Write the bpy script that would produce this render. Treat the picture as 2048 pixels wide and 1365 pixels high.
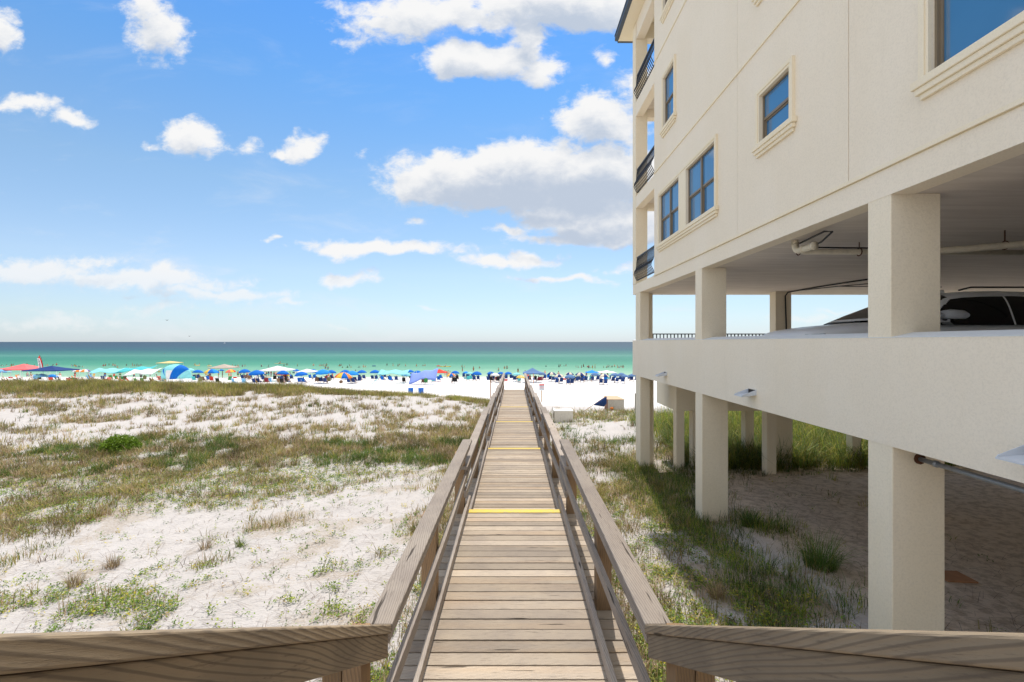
import bpy, math, random
import numpy as np
from mathutils import Matrix, Vector

random.seed(7)
RNG = np.random.default_rng(11)
sc = bpy.context.scene
for o in list(bpy.data.objects):
    bpy.data.objects.remove(o)
COL = sc.collection

# ------------------------------------------------------------------ camera
F = 930.0                     # focal length in pixels of a 2048 px wide frame
VX, VY = 1028.5, 684.0        # where the boardwalk's parallels meet
cam = bpy.data.cameras.new('camera')
cam.sensor_width = 36.0
cam.lens = F / 2048 * 36
cam.shift_x = (1024 - VX) / 2048
cam.shift_y = -(682.5 - VY) / 2048
cam.clip_start = 0.05
cam.clip_end = 60000
cam_o = bpy.data.objects.new('camera', cam)
COL.objects.link(cam_o)
cam_o.location = (0, 0, 0)
cam_o.rotation_euler = (math.radians(90), 0, 0)
sc.camera = cam_o

# ------------------------------------------------------------------ light
SUN_DIR = Vector((0.065, 0.50, 1.0)).normalized()
ELEV = math.asin(SUN_DIR.z)
AZ = math.atan2(SUN_DIR.x, SUN_DIR.y)
sun = bpy.data.lights.new('sun', 'SUN')
sun.energy = 3.4
sun.angle = math.radians(0.55)
sun.color = (1.0, 0.935, 0.85)
sun_o = bpy.data.objects.new('sun', sun)
COL.objects.link(sun_o)
sun_o.rotation_euler = SUN_DIR.to_track_quat('Z', 'Y').to_euler()

vs = sc.view_settings
vs.view_transform = 'Standard'
vs.look = 'None'
vs.gamma = 1
vs.exposure = 0.50

world = bpy.data.worlds.new('World')
sc.world = world
world.use_nodes = True

class NT:
    """short hand for building node trees"""
    def __init__(self, tree):
        self.t = tree
        self.t.nodes.clear()
    def n(self, typ, **kw):
        nd = self.t.nodes.new(typ)
        for k, v in kw.items():
            setattr(nd, k, v)
        return nd
    def set(self, sock, v):
        if isinstance(v, bpy.types.NodeSocket):
            self.t.links.new(v, sock)
        elif v is not None:
            sock.default_value = v
    def math(self, op, a, b=None, c=None, clamp=False):
        nd = self.n('ShaderNodeMath', operation=op, use_clamp=clamp)
        self.set(nd.inputs[0], a); self.set(nd.inputs[1], b)
        if c is not None: self.set(nd.inputs[2], c)
        return nd.outputs[0]
    def vmath(self, op, a, b=None):
        nd = self.n('ShaderNodeVectorMath', operation=op)
        self.set(nd.inputs[0], a); self.set(nd.inputs[1], b)
        return nd.outputs['Value'] if op in ('LENGTH', 'DOT_PRODUCT') else nd.outputs[0]
    def mix(self, fac, a, b, blend='MIX'):
        nd = self.n('ShaderNodeMix', data_type='RGBA', blend_type=blend)
        self.set(nd.inputs[0], fac); self.set(nd.inputs[6], a); self.set(nd.inputs[7], b)
        return nd.outputs[2]
    def smooth(self, v, lo, hi, a=0.0, b=1.0):
        nd = self.n('ShaderNodeMapRange', interpolation_type='SMOOTHSTEP')
        self.set(nd.inputs[0], v)
        nd.inputs[1].default_value = lo; nd.inputs[2].default_value = hi
        nd.inputs[3].default_value = a; nd.inputs[4].default_value = b
        return nd.outputs[0]
    def noise(self, vec, scale, detail=4, rough=0.55, dist=0.0):
        nd = self.n('ShaderNodeTexNoise')
        self.set(nd.inputs['Vector'], vec)
        nd.inputs['Scale'].default_value = scale
        nd.inputs['Detail'].default_value = detail
        nd.inputs['Roughness'].default_value = rough
        nd.inputs['Distortion'].default_value = dist
        return nd.outputs['Fac']
    def ramp(self, fac, stops):
        nd = self.n('ShaderNodeValToRGB')
        cr = nd.color_ramp
        while len(cr.elements) < len(stops): cr.elements.new(0.5)
        for e, (p, c) in zip(cr.elements, stops):
            e.position = p; e.color = (*c, 1)
        self.set(nd.inputs[0], fac)
        return nd.outputs[0]

# ---- sky with cumulus clouds, laid out by direction
CLOUDS = [  # centre and radii in 1/930 of the tangent plane ahead, weight
 (1000,355,225,62,1.6),(1180,350,190,66,1.6),(845,362,72,46,1.3),(1080,395,220,36,1.3),(1170,430,170,34,1.4),(1260,462,190,30,1.4),(1130,478,120,12,.9),(1400,420,200,80,.9),
 (880,30,215,36,1.1),(1130,12,230,56,1.4),(780,60,110,36,.9),(1060,80,50,70,1.0),(700,85,45,22,.5),(955,122,118,38,1.5),(1075,145,62,28,1.0),
 (1195,235,100,54,1.15),(1330,180,120,80,.7),(1212,118,34,24,.6),(312,58,66,72,.9),(290,5,60,40,.7),(0,62,42,46,.95),
 (55,212,85,24,.8),(150,232,52,22,.9),(388,276,64,36,.95),(608,286,44,34,.95),(565,296,36,14,.8),(500,288,34,22,.55),
 (722,310,18,16,.4),(300,290,26,12,.45),(775,495,185,21,.95),(1010,520,120,19,.9),(688,554,72,20,.9),(1010,468,46,12,.7),
 (70,545,175,30,.9),(265,566,230,24,.9),(180,530,100,22,.6),(430,590,200,16,.7),(585,603,55,12,.7),(820,444,22,10,.5),(550,470,26,7,.5),
 (110,645,200,24,.55),(330,620,120,16,.5),(1120,562,170,10,.6),(860,615,60,6,.4),(690,657,60,6,.35),(1240,540,90,14,.5),
 (1620,640,90,12,.55),(1680,625,90,10,.5),(1400,660,60,9,.35),(-250,300,150,60,.9),(-500,500,260,40,.9),(2300,300,260,90,.9),(-300,60,120,60,.8)]
grp = bpy.data.node_groups.new('cloud_field', 'ShaderNodeTree')
grp.interface.new_socket('UV', in_out='INPUT', socket_type='NodeSocketVector')
grp.interface.new_socket('Density', in_out='OUTPUT', socket_type='NodeSocketFloat')
g = NT(grp)
gi = g.n('NodeGroupInput'); go = g.n('NodeGroupOutput')
uvp = gi.outputs[0]
# large billows push the outlines about
wn = g.n('ShaderNodeTexNoise'); g.set(wn.inputs['Vector'], uvp)
wn.inputs['Scale'].default_value = 9; wn.inputs['Detail'].default_value = 3
warp = g.vmath('SCALE', g.vmath('SUBTRACT', wn.outputs['Color'], (.5, .5, .5)))
warp.node.inputs['Scale'].default_value = .085
uw = g.vmath('ADD', uvp, warp)
field = None
for (cx, cy, rx, ry, w) in CLOUDS:
    cu, cv = (cx - VX) / F, (VY - cy) / F
    d = g.vmath('MULTIPLY', g.vmath('SUBTRACT', uw, (cu, cv, 0)), (F / rx, F / ry, 0))
    e = g.math('MULTIPLY', g.math('SUBTRACT', 1.32, g.vmath('LENGTH', d)), w)
    field = e if field is None else g.math('SMOOTH_MAX', field, e, .12)
n1 = g.noise(g.vmath('MULTIPLY', uvp, (1, 1.5, 1)), 22, 10, .66, .25)
n2 = g.noise(g.vmath('MULTIPLY', uvp, (1, 1.3, 1)), 6, 4, .5)
dens = g.math('ADD', field, g.math('MULTIPLY', g.math('SUBTRACT', n1, .52), 1.55))
dens = g.math('ADD', dens, g.math('MULTIPLY', g.math('SUBTRACT', n2, .5), .7))
g.set(go.inputs[0], dens)

w = NT(world.node_tree)
sky = w.n('ShaderNodeTexSky', sky_type='NISHITA', sun_disc=False, sun_elevation=ELEV, sun_rotation=AZ,
          altitude=0, air_density=1.0, dust_density=0.1, ozone_density=1.4)
tc = w.n('ShaderNodeTexCoord')
sep = w.n('ShaderNodeSeparateXYZ'); w.set(sep.inputs[0], tc.outputs['Generated'])
yy = w.math('MAXIMUM', w.math('ABSOLUTE', sep.outputs[1]), .04)
cmb = w.n('ShaderNodeCombineXYZ')
w.set(cmb.inputs[0], w.math('DIVIDE', sep.outputs[0], yy))
w.set(cmb.inputs[1], w.math('DIVIDE', sep.outputs[2], yy))
g1 = w.n('ShaderNodeGroup', node_tree=grp); w.set(g1.inputs[0], cmb.outputs[0])
g2 = w.n('ShaderNodeGroup', node_tree=grp); w.set(g2.inputs[0], w.vmath('ADD', cmb.outputs[0], (.006, .044, 0)))
alpha = w.smooth(g1.outputs[0], .16, .80)
# clouds thin out close to the horizon
alpha = w.math('MULTIPLY', alpha, w.smooth(sep.outputs[2], .0, .17, .42, 1.0))
shade = w.smooth(g2.outputs[0], .15, 1.6)
# unseen bright cloud added overhead and inland as white fill for shaded walls
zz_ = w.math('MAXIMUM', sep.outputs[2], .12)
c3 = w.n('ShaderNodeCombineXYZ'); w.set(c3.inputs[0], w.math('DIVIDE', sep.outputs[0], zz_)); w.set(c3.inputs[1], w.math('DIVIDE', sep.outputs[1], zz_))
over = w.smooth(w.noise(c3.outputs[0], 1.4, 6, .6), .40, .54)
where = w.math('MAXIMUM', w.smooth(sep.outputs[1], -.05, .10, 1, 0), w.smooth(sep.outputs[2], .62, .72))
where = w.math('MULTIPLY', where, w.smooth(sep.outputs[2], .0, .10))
ccol = w.mix(shade, (6.2, 6.2, 6.2, 1), (3.5, 4.0, 4.8, 1))
tint = w.ramp(w.math('MAXIMUM', sep.outputs[2], 0), [(0, (.50,.62,.95)), (.05, (.68,.73,.87)), (.14, (.88,.87,.91)), (.29, (.86,.95,.95)), (.46, (.62,.96,1.15)), (.60, (.48,.94,1.32)), (.8, (.6,.95,1.2))])
skyc = w.mix(1.0, sky.outputs[0], tint, 'MULTIPLY')
wisp = w.noise(w.vmath('MULTIPLY', cmb.outputs[0], (1, 3.2, 1)), 3.2, 8, .62, .4)
wisp = w.math('MULTIPLY', w.smooth(wisp, .50, .78, 0, .55), w.smooth(sep.outputs[2], .02, .42, 1, .25))
skyc = w.mix(wisp, skyc, (5.6, 5.8, 6.1, 1))
mixed = w.mix(alpha, skyc, ccol)
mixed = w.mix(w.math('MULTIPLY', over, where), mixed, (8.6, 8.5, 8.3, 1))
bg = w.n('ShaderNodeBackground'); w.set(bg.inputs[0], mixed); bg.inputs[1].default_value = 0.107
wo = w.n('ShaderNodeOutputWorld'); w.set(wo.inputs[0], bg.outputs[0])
world.cycles.sampling_method = 'MANUAL'
world.cycles.sample_map_resolution = 512

# ------------------------------------------------------------------ helpers
def P(px, py, d):
    return ((px - VX) * d / F, d, (VY - py) * d / F)

def tag(o, label=None, cat=None, group=None, kind=None):
    if label: o['label'] = label
    if cat: o['category'] = cat
    if group: o['group'] = group
    if kind: o['kind'] = kind
    return o

def empty(name, loc, label=None, cat=None, group=None):
    o = bpy.data.objects.new(name, None)
    COL.objects.link(o)
    o.location = loc
    o.empty_display_size = .1
    return tag(o, label, cat, group)

def attach(o, parent):
    """world-space mesh under a parent that has a location only"""
    o.parent = parent
    p, m = parent, Matrix.Identity(4)
    while p is not None:
        if p.type == 'EMPTY': m = Matrix.Translation(-Vector(p.location)) @ m
        p = p.parent
    if parent.type == 'EMPTY':
        o.matrix_parent_inverse = m
    return o

class MB:
    def __init__(self):
        self.v = []; self.f = []; self.r = []; self.n = 0
    def add(self, vs_, fs, r=None):
        b = len(self.v)
        self.v += [tuple(p) for p in vs_]
        r = random.random() if r is None else r
        for f in fs:
            self.f.append(tuple(b + i for i in f)); self.r.append(r)
        return self
    def box(self, x0, x1, y0, y1, z0, z1, r=None):
        if x0 > x1: x0, x1 = x1, x0
        if y0 > y1: y0, y1 = y1, y0
        if z0 > z1: z0, z1 = z1, z0
        V = [(x0,y0,z0),(x1,y0,z0),(x1,y1,z0),(x0,y1,z0),(x0,y0,z1),(x1,y0,z1),(x1,y1,z1),(x0,y1,z1)]
        return self.hexa(V, r)
    def hexa(self, V, r=None):
        return self.add(V, [(0,3,2,1),(4,5,6,7),(0,1,5,4),(1,2,6,5),(2,3,7,6),(3,0,4,7)], r)
    def beam(self, p0, p1, w_, h_, up=(0,0,1), r=None):
        p0 = Vector(p0); p1 = Vector(p1); d = (p1 - p0).normalized(); up = Vector(up)
        s = d.cross(up).normalized(); u = s.cross(d).normalized()
        s *= w_ / 2; u *= h_ / 2
        V = [p0-s-u, p0+s-u, p1+s-u, p1-s-u, p0-s+u, p0+s+u, p1+s+u, p1-s+u]
        return self.hexa(V, r)
    def tube(self, pts, rad, n=8, caps=True, r=None):
        pts = [Vector(p) for p in pts]
        rads = rad if isinstance(rad, (list, tuple)) else [rad] * len(pts)
        V = []; Fc = []
        prev = None
        for i, p in enumerate(pts):
            a = pts[max(i-1, 0)]; b = pts[min(i+1, len(pts)-1)]
            d = (b - a).normalized()
            if prev is None:
                up = Vector((0,0,1)) if abs(d.z) < .9 else Vector((1,0,0))
                s = d.cross(up).normalized()
            else:
                s = (prev - d * prev.dot(d)).normalized()
            prev = s
            t = d.cross(s)
            for k in range(n):
                an = 2 * math.pi * k / n
                V.append(p + (s * math.cos(an) + t * math.sin(an)) * rads[i])
        for i in range(len(pts) - 1):
            for k in range(n):
                k2 = (k + 1) % n
                Fc.append((i*n+k, i*n+k2, (i+1)*n+k2, (i+1)*n+k))
        if caps:
            Fc.append(tuple(range(n))[::-1]); Fc.append(tuple((len(pts)-1)*n + k for k in range(n)))
        return self.add(V, Fc, r)
    def sphere(self, c, rx, ry, rz, n=10, m=6, zcut=None):
        V = []; Fc = []
        for j in range(m + 1):
            th = math.pi * j / m
            for k in range(n):
                ph = 2 * math.pi * k / n
                V.append((c[0] + rx*math.sin(th)*math.cos(ph), c[1] + ry*math.sin(th)*math.sin(ph), c[2] + rz*math.cos(th)))
        for j in range(m):
            for k in range(n):
                k2 = (k+1) % n
                Fc.append((j*n+k, (j+1)*n+k, (j+1)*n+k2, j*n+k2))
        return self.add(V, Fc)
    def build(self, name, mat, parent=None, smooth=False, bevel=0, world_=True):
        me = bpy.data.meshes.new(name)
        me.from_pydata(self.v, [], self.f)
        at = me.attributes.new('rnd', 'FLOAT', 'FACE')
        at.data.foreach_set('value', self.r)
        me.materials.append(mat)
        if smooth: me.shade_smooth()
        me.update()
        o = bpy.data.objects.new(name, me)
        COL.objects.link(o)
        if parent is not None:
            if world_: attach(o, parent)
            else: o.parent = parent
        if bevel:
            b = o.modifiers.new('bevel', 'BEVEL'); b.width = bevel; b.segments = 2; b.limit_method = 'ANGLE'
        return o

# ------------------------------------------------------------------ numpy noise
TAB = RNG.random((256, 256))
def vnoise(x, y, s=0):
    x = np.asarray(x, float) + s * 17.3; y = np.asarray(y, float) + s * 9.7
    xi = np.floor(x).astype(int); yi = np.floor(y).astype(int)
    fx = x - xi; fy = y - yi
    fx = fx*fx*(3-2*fx); fy = fy*fy*(3-2*fy)
    a = TAB[xi & 255, yi & 255]; b = TAB[(xi+1) & 255, yi & 255]
    c = TAB[xi & 255, (yi+1) & 255]; d = TAB[(xi+1) & 255, (yi+1) & 255]
    return (a*(1-fx)+b*fx)*(1-fy) + (c*(1-fx)+d*fx)*fy
def fbm(x, y, s=0, o=4):
    t = 0; a = .5; w_ = 0
    for i in range(o):
        t = t + a * vnoise(np.asarray(x)*2**i, np.asarray(y)*2**i, s + i*3); w_ += a; a *= .5
    return t / w_
def sstep(a, b, x):
    t = np.clip((np.asarray(x, float) - a) / (b - a), 0, 1)
    return t*t*(3-2*t)

# ------------------------------------------------------------------ terrain
BD = [0, 20, 30, 35, 39, 50, 60, 80, 95, 108, 115, 134, 220, 400]
BZ = [-4.2, -4.4, -4.85, -5.1, -5.6, -6.4, -6.9, -7.55, -8.05, -8.5, -8.82, -9.8, -11.5, -13]
def zbeach(d): return np.interp(d, BD, BZ)
CP = [(-45,36,-3.22),(-32,36,-3.3),(-24,36,-3.42),(-16.6,36,-3.72),(-8.8,36,-4.12),(-45,32,-3.38),(-30,32,-3.48),(-20,32,-3.65),(-3,36,-4.6),(2,36,-5.1),(8,36,-5.15),(20,36,-5.2),
 (-45,42,-5.2),(-24,42,-5.4),(-9,42,-5.7),(3,42,-5.8),(20,42,-5.8),(-45,50,-6.4),(-9,50,-6.4),(20,50,-6.4),
 (-35,28,-3.75),(-18,28,-3.95),(-6,28,-4.35),(-2,28,-4.7),(3,28,-4.72),(8,28,-4.6),(16,28,-4.3),
 (-30,21,-4.1),(-14,21,-4.2),(-5,21,-4.35),(0,21,-4.4),(4,22,-4.35),(9,22,-4.0),(14,22,-3.9),(24,22,-4),
 (-20,16,-4.35),(-9,16,-4.35),(-2.5,16,-4.35),(2.5,17,-4.25),(4.5,15.3,-4.22),(8,16,-4.15),(13,17,-4.1),(22,16,-4),
 (-14,11,-4.4),(-5,11,-4.25),(-1.5,11,-4.1),(2.5,11,-4.0),(4.5,10.4,-3.95),(9,11,-4.0),(16,11,-3.9),
 (-9,7,-4.15),(-4,7,-3.95),(-1,7,-3.75),(2,7,-3.75),(4.5,6,-3.75),(9,6,-3.8),(-12,3,-4.1),(-4,2,-3.8),(0,2,-3.5),(4,2,-3.6),(12,2,-3.7),
 (-12,-8,-3.8),(0,-8,-3.2),(12,-8,-3.4),(25,-8,-3.5),(-45,10,-4.2),(-45,-8,-3.9)]
cpa = np.array(CP); SX = np.array([1.0, 1.0])
def _k(r2): return np.where(r2 > 0, r2 * np.log(r2 + 1e-12), 0)
_n = len(cpa)
_A = np.zeros((_n+3, _n+3))
_dx = cpa[:, None, :2] - cpa[None, :, :2]
_A[:_n, :_n] = _k((_dx**2).sum(-1)) + np.eye(_n) * .3
_A[:_n, _n] = 1; _A[:_n, _n+1:] = cpa[:, :2]; _A[_n, :_n] = 1; _A[_n+1:, :_n] = cpa[:, :2].T
_w = np.linalg.solve(_A, np.concatenate([cpa[:, 2], np.zeros(3)]))
def ground(x, y):
    x = np.asarray(x, float); y = np.asarray(y, float)
    sh = x.shape
    X = np.clip(x.ravel(), -46, 25); Y = np.clip(y.ravel(), -9, 50)
    out = np.empty(len(X))
    for i in range(0, len(X), 20000):
        a = np.stack([X[i:i+20000], Y[i:i+20000]], 1)
        r2 = ((a[:, None, :] - cpa[None, :, :2])**2).sum(-1)
        out[i:i+20000] = _k(r2) @ _w[:_n] + _w[_n] + a @ _w[_n+1:]
    z = out.reshape(sh)
    m = sstep(41, 50, y)
    z = z*(1-m) + zbeach(y)*m
    # hummocks
    dune = (1 - sstep(38, 46, y))
    z = z + (fbm(x/3.1, y/3.1, 1) - .5) * .38 * dune * (1 - .75*sstep(4.0, 5.2, x)*(1-sstep(17, 20, y)))
    z = z + (fbm(x/.55, y/.55, 5, 3) - .5) * .085 * (1 - sstep(60, 90, y))
    z = z + (fbm(x/9, y/5, 9) - .5) * .22 * sstep(40, 55, y) * (1-sstep(95, 108, y))
    return z

def proj(x, y, z):
    yy_ = np.maximum(y, .3)
    return VX + F * x / yy_, VY - F * z / yy_

# vegetation cover 0..1 for dry grass, for leafy creepers and for tall green grass
def cover(x, y, z):
    px, py = proj(x, y, z)
    nz = fbm(x/1.3, y/1.3, 21); nz2 = fbm(x/.45, y/.45, 31); big = fbm(x/5, y/4, 41)
    left = (x < -.9)
    cl = lambda a: np.clip(a, 0, 1)
    G = np.zeros_like(x); L = np.zeros_like(x); T = np.zeros_like(x)
    # ---- left of the boardwalk
    ridge = sstep(29.2 + 4.5*sstep(-16, -8, x), 32 + 3*sstep(-16, -8, x), y + (nz-.5)*5) * (1 - sstep(39.5, 41, y))
    slope = sstep(19, 22, y) * (1 - sstep(32.5, 35, y))
    yc = 925 - .028*px
    band = np.exp(-((py - yc - (big-.5)*45) / 36.0)**4) * sstep(.30, .50, nz + .10) * sstep(.30, .50, nz2 + .06)
    low = sstep(935, 965, py) * (1 - sstep(1030, 1075, py + px*.09 - (nz-.5)*50)) * (1 - sstep(480, 700, px))
    bare = sstep(1010, 1060, py + px*.12)
    Gl = ridge * .95 * np.where(x > -19, sstep(.38, .52, nz + .04), 1) + slope * cl((nz - .42)*3.0 + (px > 600)*.12 + (nz2-.52)*3.6) * .9 + band * .9 + low * cl(.35 + (nz-.45)*2.6) + \
         bare * cl((nz - .50)*3.5 + (nz2-.5)*.9) * .6 * (1 - .55*sstep(1120, 1180, py)*(px < 560))
    strip = np.exp(-((px - (930 - .22*(py-850))) / 60.0)**2) * sstep(830, 880, py)
    Gl = Gl + strip * cl(.25 + (nz - .4)*2) + np.exp(-((px - (860 - .45*(py-950))) / 95.0)**2) * sstep(960, 1040, py) * cl((nz - .40)*3 + (nz2-.5)*1.5) * .75
    Ll = low * cl(.55 + (nz2-.4)*2) + np.exp(-((py - (985 - .05*px)) / 36.0)**2) * .9 * (1 - sstep(650, 800, px)) + \
         bare * sstep(1130, 1250, py + .16*px) * cl(.06 + (nz2 - .47)*3.4 + (nz-.5)*2.0) + slope * cl((nz2 - .62)*2.5) * .3 + \
         np.exp(-(((px-650)/240.)**2 + ((py-925)/26.)**2)) * .9 + bare * .035 + band * sstep(.46, .56, fbm(x/2.2, y/1.6, 61)) * 1.0
    near = sstep(1040, 1180, py) * sstep(420, 620, px)
    Ll = Ll + near * cl((nz - .38)*3)
    # ---- right of it
    Rr = (x > .9)
    green = np.exp(-((py - (832 - .06*(px - 1120))) / 9.0)**2) * sstep(22, 26, y) + sstep(24.5, 26.5, y)*(1-sstep(29.5, 31.5, y + (nz-.5)*3))*cl((nz-.35)*3)
    mid = sstep(878, 905, py) * (1 - sstep(985, 1040, py))
    Rl = green * .85 + (py > 835) * cl((nz2 - .47)*2.4) * .55 + mid * cl(.45 + (nz-.5)*3) * .8 + sstep(985, 1030, py) * (1 - sstep(3.8, 4.6, x)) * cl(.50 + (nz2-.5)*3) * 1.0
    Rg = green * .35 + (py > 850) * cl((nz - .5)*2.6) * .35 + mid * cl(.55 + (nz-.5)*2) + \
         sstep(985, 1030, py) * cl((nz - .45)*3) * (1 - sstep(3.3, 3.9, x)) * .45
    edge = np.exp(-((x - 3.85 - .012*(y-8)**2*.2) / .55)**2) * sstep(7.5, 9.5, y) * (1 - sstep(17, 18, y))
    clump = np.exp(-(((x-4.05)/.75)**2 + ((y-7.4)/.95)**2)) * .9 + np.exp(-(((x-5.3)/.55)**2 + ((y-9.9)/.6)**2)) * .9 + \
            np.exp(-(((x-3.6)/.35)**2 + ((y-6.3)/.9)**2)) * .6 + np.exp(-(((x-5.3)/.7)**2 + ((y-14.2)/1.1)**2)) * .9 + \
            np.exp(-(((x-8.0)/1.5)**2 + ((y-15.3)/.7)**2)) * .7 + np.exp(-(((x-4.0)/.9)**2 + ((y-13.0)/2.8)**2)) * .9
    back = sstep(14.9, 15.9, y + (nz-.5)*2.0) * (1 - sstep(24, 27, y)) * sstep(4.6, 7.4, x + (20-y)*.2) * cl(.75 + (nz-.5)*1.5)
    G = np.where(left, Gl, np.where(Rr, Rg, 0)); L = np.where(left, Ll, np.where(Rr, Rl, 0))
    T = np.where(Rr, edge * np.where(x < 3.6, .35, .75) + clump + back, 0)
    under = (x > 4.5) & (y < 16)
    G = np.where(under, G*.02, G); L = np.where(under, L*.04, L)
    beach = y > 41
    return cl(np.where(beach, 0, G)), cl(np.where(beach, 0, L)), cl(np.where(beach, 0, T)), band

def axis(parts):
    out = [parts[0][0]]
    for a, b, s in parts:
        n = max(1, int(round((b - a) / s)))
        out += list(np.linspace(a, b, n + 1)[1:])
    return np.array(out)
gx = axis([(-700,-200,50),(-200,-60,8),(-60,-25,1.0),(-25,-10,.35),(-10,10,.11),(10,24,.4),(24,60,2),(60,200,10),(200,700,50)])
gy = axis([(-90,-10,6),(-10,1,.7),(1,12,.10),(12,22,.2),(22,45,.36),(45,140,1.6),(140,400,20)])
XX, YY = np.meshgrid(gx, gy)
ZZ = ground(XX, YY)
cg, cl_, ct, cb = cover(XX, YY, ZZ)
def grid_mesh(name, XX, YY, ZZ):
    ny, nx = XX.shape
    co = np.stack([XX, YY, ZZ], -1).reshape(-1, 3)
    idx = np.arange(ny*nx).reshape(ny, nx)
    q = np.stack([idx[:-1,:-1], idx[:-1,1:], idx[1:,1:], idx[1:,:-1]], -1).reshape(-1, 4)
    return np_mesh(name, co, q)
def np_mesh(name, co, q):
    me = bpy.data.meshes.new(name)
    me.vertices.add(len(co)); me.vertices.foreach_set('co', co.astype(np.float32).ravel())
    k = q.shape[1]
    me.loops.add(q.size); me.loops.foreach_set('vertex_index', q.astype(np.int32).ravel())
    me.polygons.add(len(q)); me.polygons.foreach_set('loop_start', np.arange(0, q.size, k, dtype=np.int32))
    me.update(calc_edges=True)
    return me

# ------------------------------------------------------------------ materials
MATS = {}
def principled(t, color, rough=.7, spec=.3, normal=None, metal=0, trans=0):
    b = t.n('ShaderNodeBsdfPrincipled')
    t.set(b.inputs['Base Color'], color); t.set(b.inputs['Roughness'], rough)
    b.inputs['Specular IOR Level'].default_value = spec
    t.set(b.inputs['Metallic'], metal)
    if normal is not None: t.set(b.inputs['Normal'], normal)
    return b
def bump(t, h, strength, dist=.01):
    b = t.n('ShaderNodeBump'); b.inputs['Strength'].default_value = strength
    b.inputs['Distance'].default_value = dist; t.set(b.inputs['Height'], h)
    return b.outputs[0]
def out(t, s):
    o = t.n('ShaderNodeOutputMaterial'); t.set(o.inputs[0], s.outputs[0] if hasattr(s, 'outputs') else s)
def newmat(name):
    m = bpy.data.materials.new(name); m.use_nodes = True
    return m, NT(m.node_tree)
def plain(name, col, rough=.6, spec=.3, var=.12, scale=6, bmp=0, metal=0):
    if name in MATS: return MATS[name]
    m, t = newmat(name)
    tc = t.n('ShaderNodeTexCoord')
    n = t.noise(tc.outputs['Object'], scale, 4)
    c = t.mix(n, tuple(x*(1-var) for x in col) + (1,), tuple(min(1, x*(1+var)) for x in col) + (1,))
    nm = bump(t, t.noise(tc.outputs['Object'], scale*6, 3), bmp, .01) if bmp else None
    out(t, principled(t, c, rough, spec, nm, metal))
    MATS[name] = m
    return m

# sand
sand_m, t = newmat('white_sand')
geo = t.n('ShaderNodeNewGeometry')
pos = geo.outputs['Position']
att = t.n('ShaderNodeAttribute', attribute_name='litter')
lit = att.outputs['Fac']
na = t.noise(pos, 1.2, 6, .6); nb = t.noise(pos, 22, 5, .7); nc = t.noise(pos, 90, 3, .6)
sandc = t.mix(na, (.435, .405, .378, 1), (.525, .497, .478, 1))
sandc = t.mix(t.smooth(nb, .60, .74), sandc, (.47, .40, .33, 1))
litc = t.mix(nb, (.20, .15, .10, 1), (.44, .36, .26, 1))
lm = t.smooth(t.math('ADD', lit, t.math('MULTIPLY', t.math('SUBTRACT', nb, .5), 1.1)), .18, .75, 0, .92)
sandc = t.mix(lm, sandc, litc)
spos = t.n('ShaderNodeSeparateXYZ'); t.set(spos.inputs[0], pos)
# damp sand by the water and trodden sand under the house, coloured paler to lift its shade
wet = t.smooth(t.math('ADD', spos.outputs[2], t.math('MULTIPLY', na, .12)), -8.78, -8.58, 1, 0)
sandc = t.mix(wet, sandc, (.52, .46, .38, 1))
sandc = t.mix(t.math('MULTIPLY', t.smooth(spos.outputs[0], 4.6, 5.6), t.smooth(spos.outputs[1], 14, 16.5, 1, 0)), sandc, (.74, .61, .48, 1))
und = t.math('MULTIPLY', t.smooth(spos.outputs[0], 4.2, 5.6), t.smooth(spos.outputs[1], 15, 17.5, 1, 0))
sandc = t.mix(t.math('MULTIPLY', und, t.smooth(t.noise(pos, 5.5, 5, .7), .42, .62, .1, .8)), sandc, (.42, .325, .235, 1))  # brown mottling stands in for the shading of footprints
far = t.smooth(spos.outputs[1], 36, 46)
sandc = t.mix(far, sandc, t.mix(t.noise(pos, 3, 5, .7), (.72, .69, .65, 1), (.85, .83, .81, 1)))
wave = t.noise(t.vmath('MULTIPLY', pos, (1.1, 3.2, 1)), 6.5, 3, .55, .6)
h = t.math('ADD', t.math('MULTIPLY', nb, .55), t.math('MULTIPLY', wave, 1.1))
h = t.math('ADD', h, t.math('MULTIPLY', nc, .12))
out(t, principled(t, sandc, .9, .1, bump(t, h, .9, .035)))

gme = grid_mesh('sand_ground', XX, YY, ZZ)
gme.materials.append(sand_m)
a = gme.attributes.new('litter', 'FLOAT', 'POINT')
a.data.foreach_set('value', np.clip(cg*.34 + (YY > 19)*(XX < 0)*cg*.16 + cb*.26*(np.abs(XX) > .9)*(XX < 0) + cl_*.12 + ct*.8 + .42*sstep(.50, .68, fbm(XX/.9, YY/.7, 51))*(YY < 16)*(np.abs(XX) > .8)*(XX < 4.6), 0, 1).astype(np.float32).ravel())
gme.shade_smooth()
gob = bpy.data.objects.new('sand_ground', gme); COL.objects.link(gob)
tag(gob, kind='structure')

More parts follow.
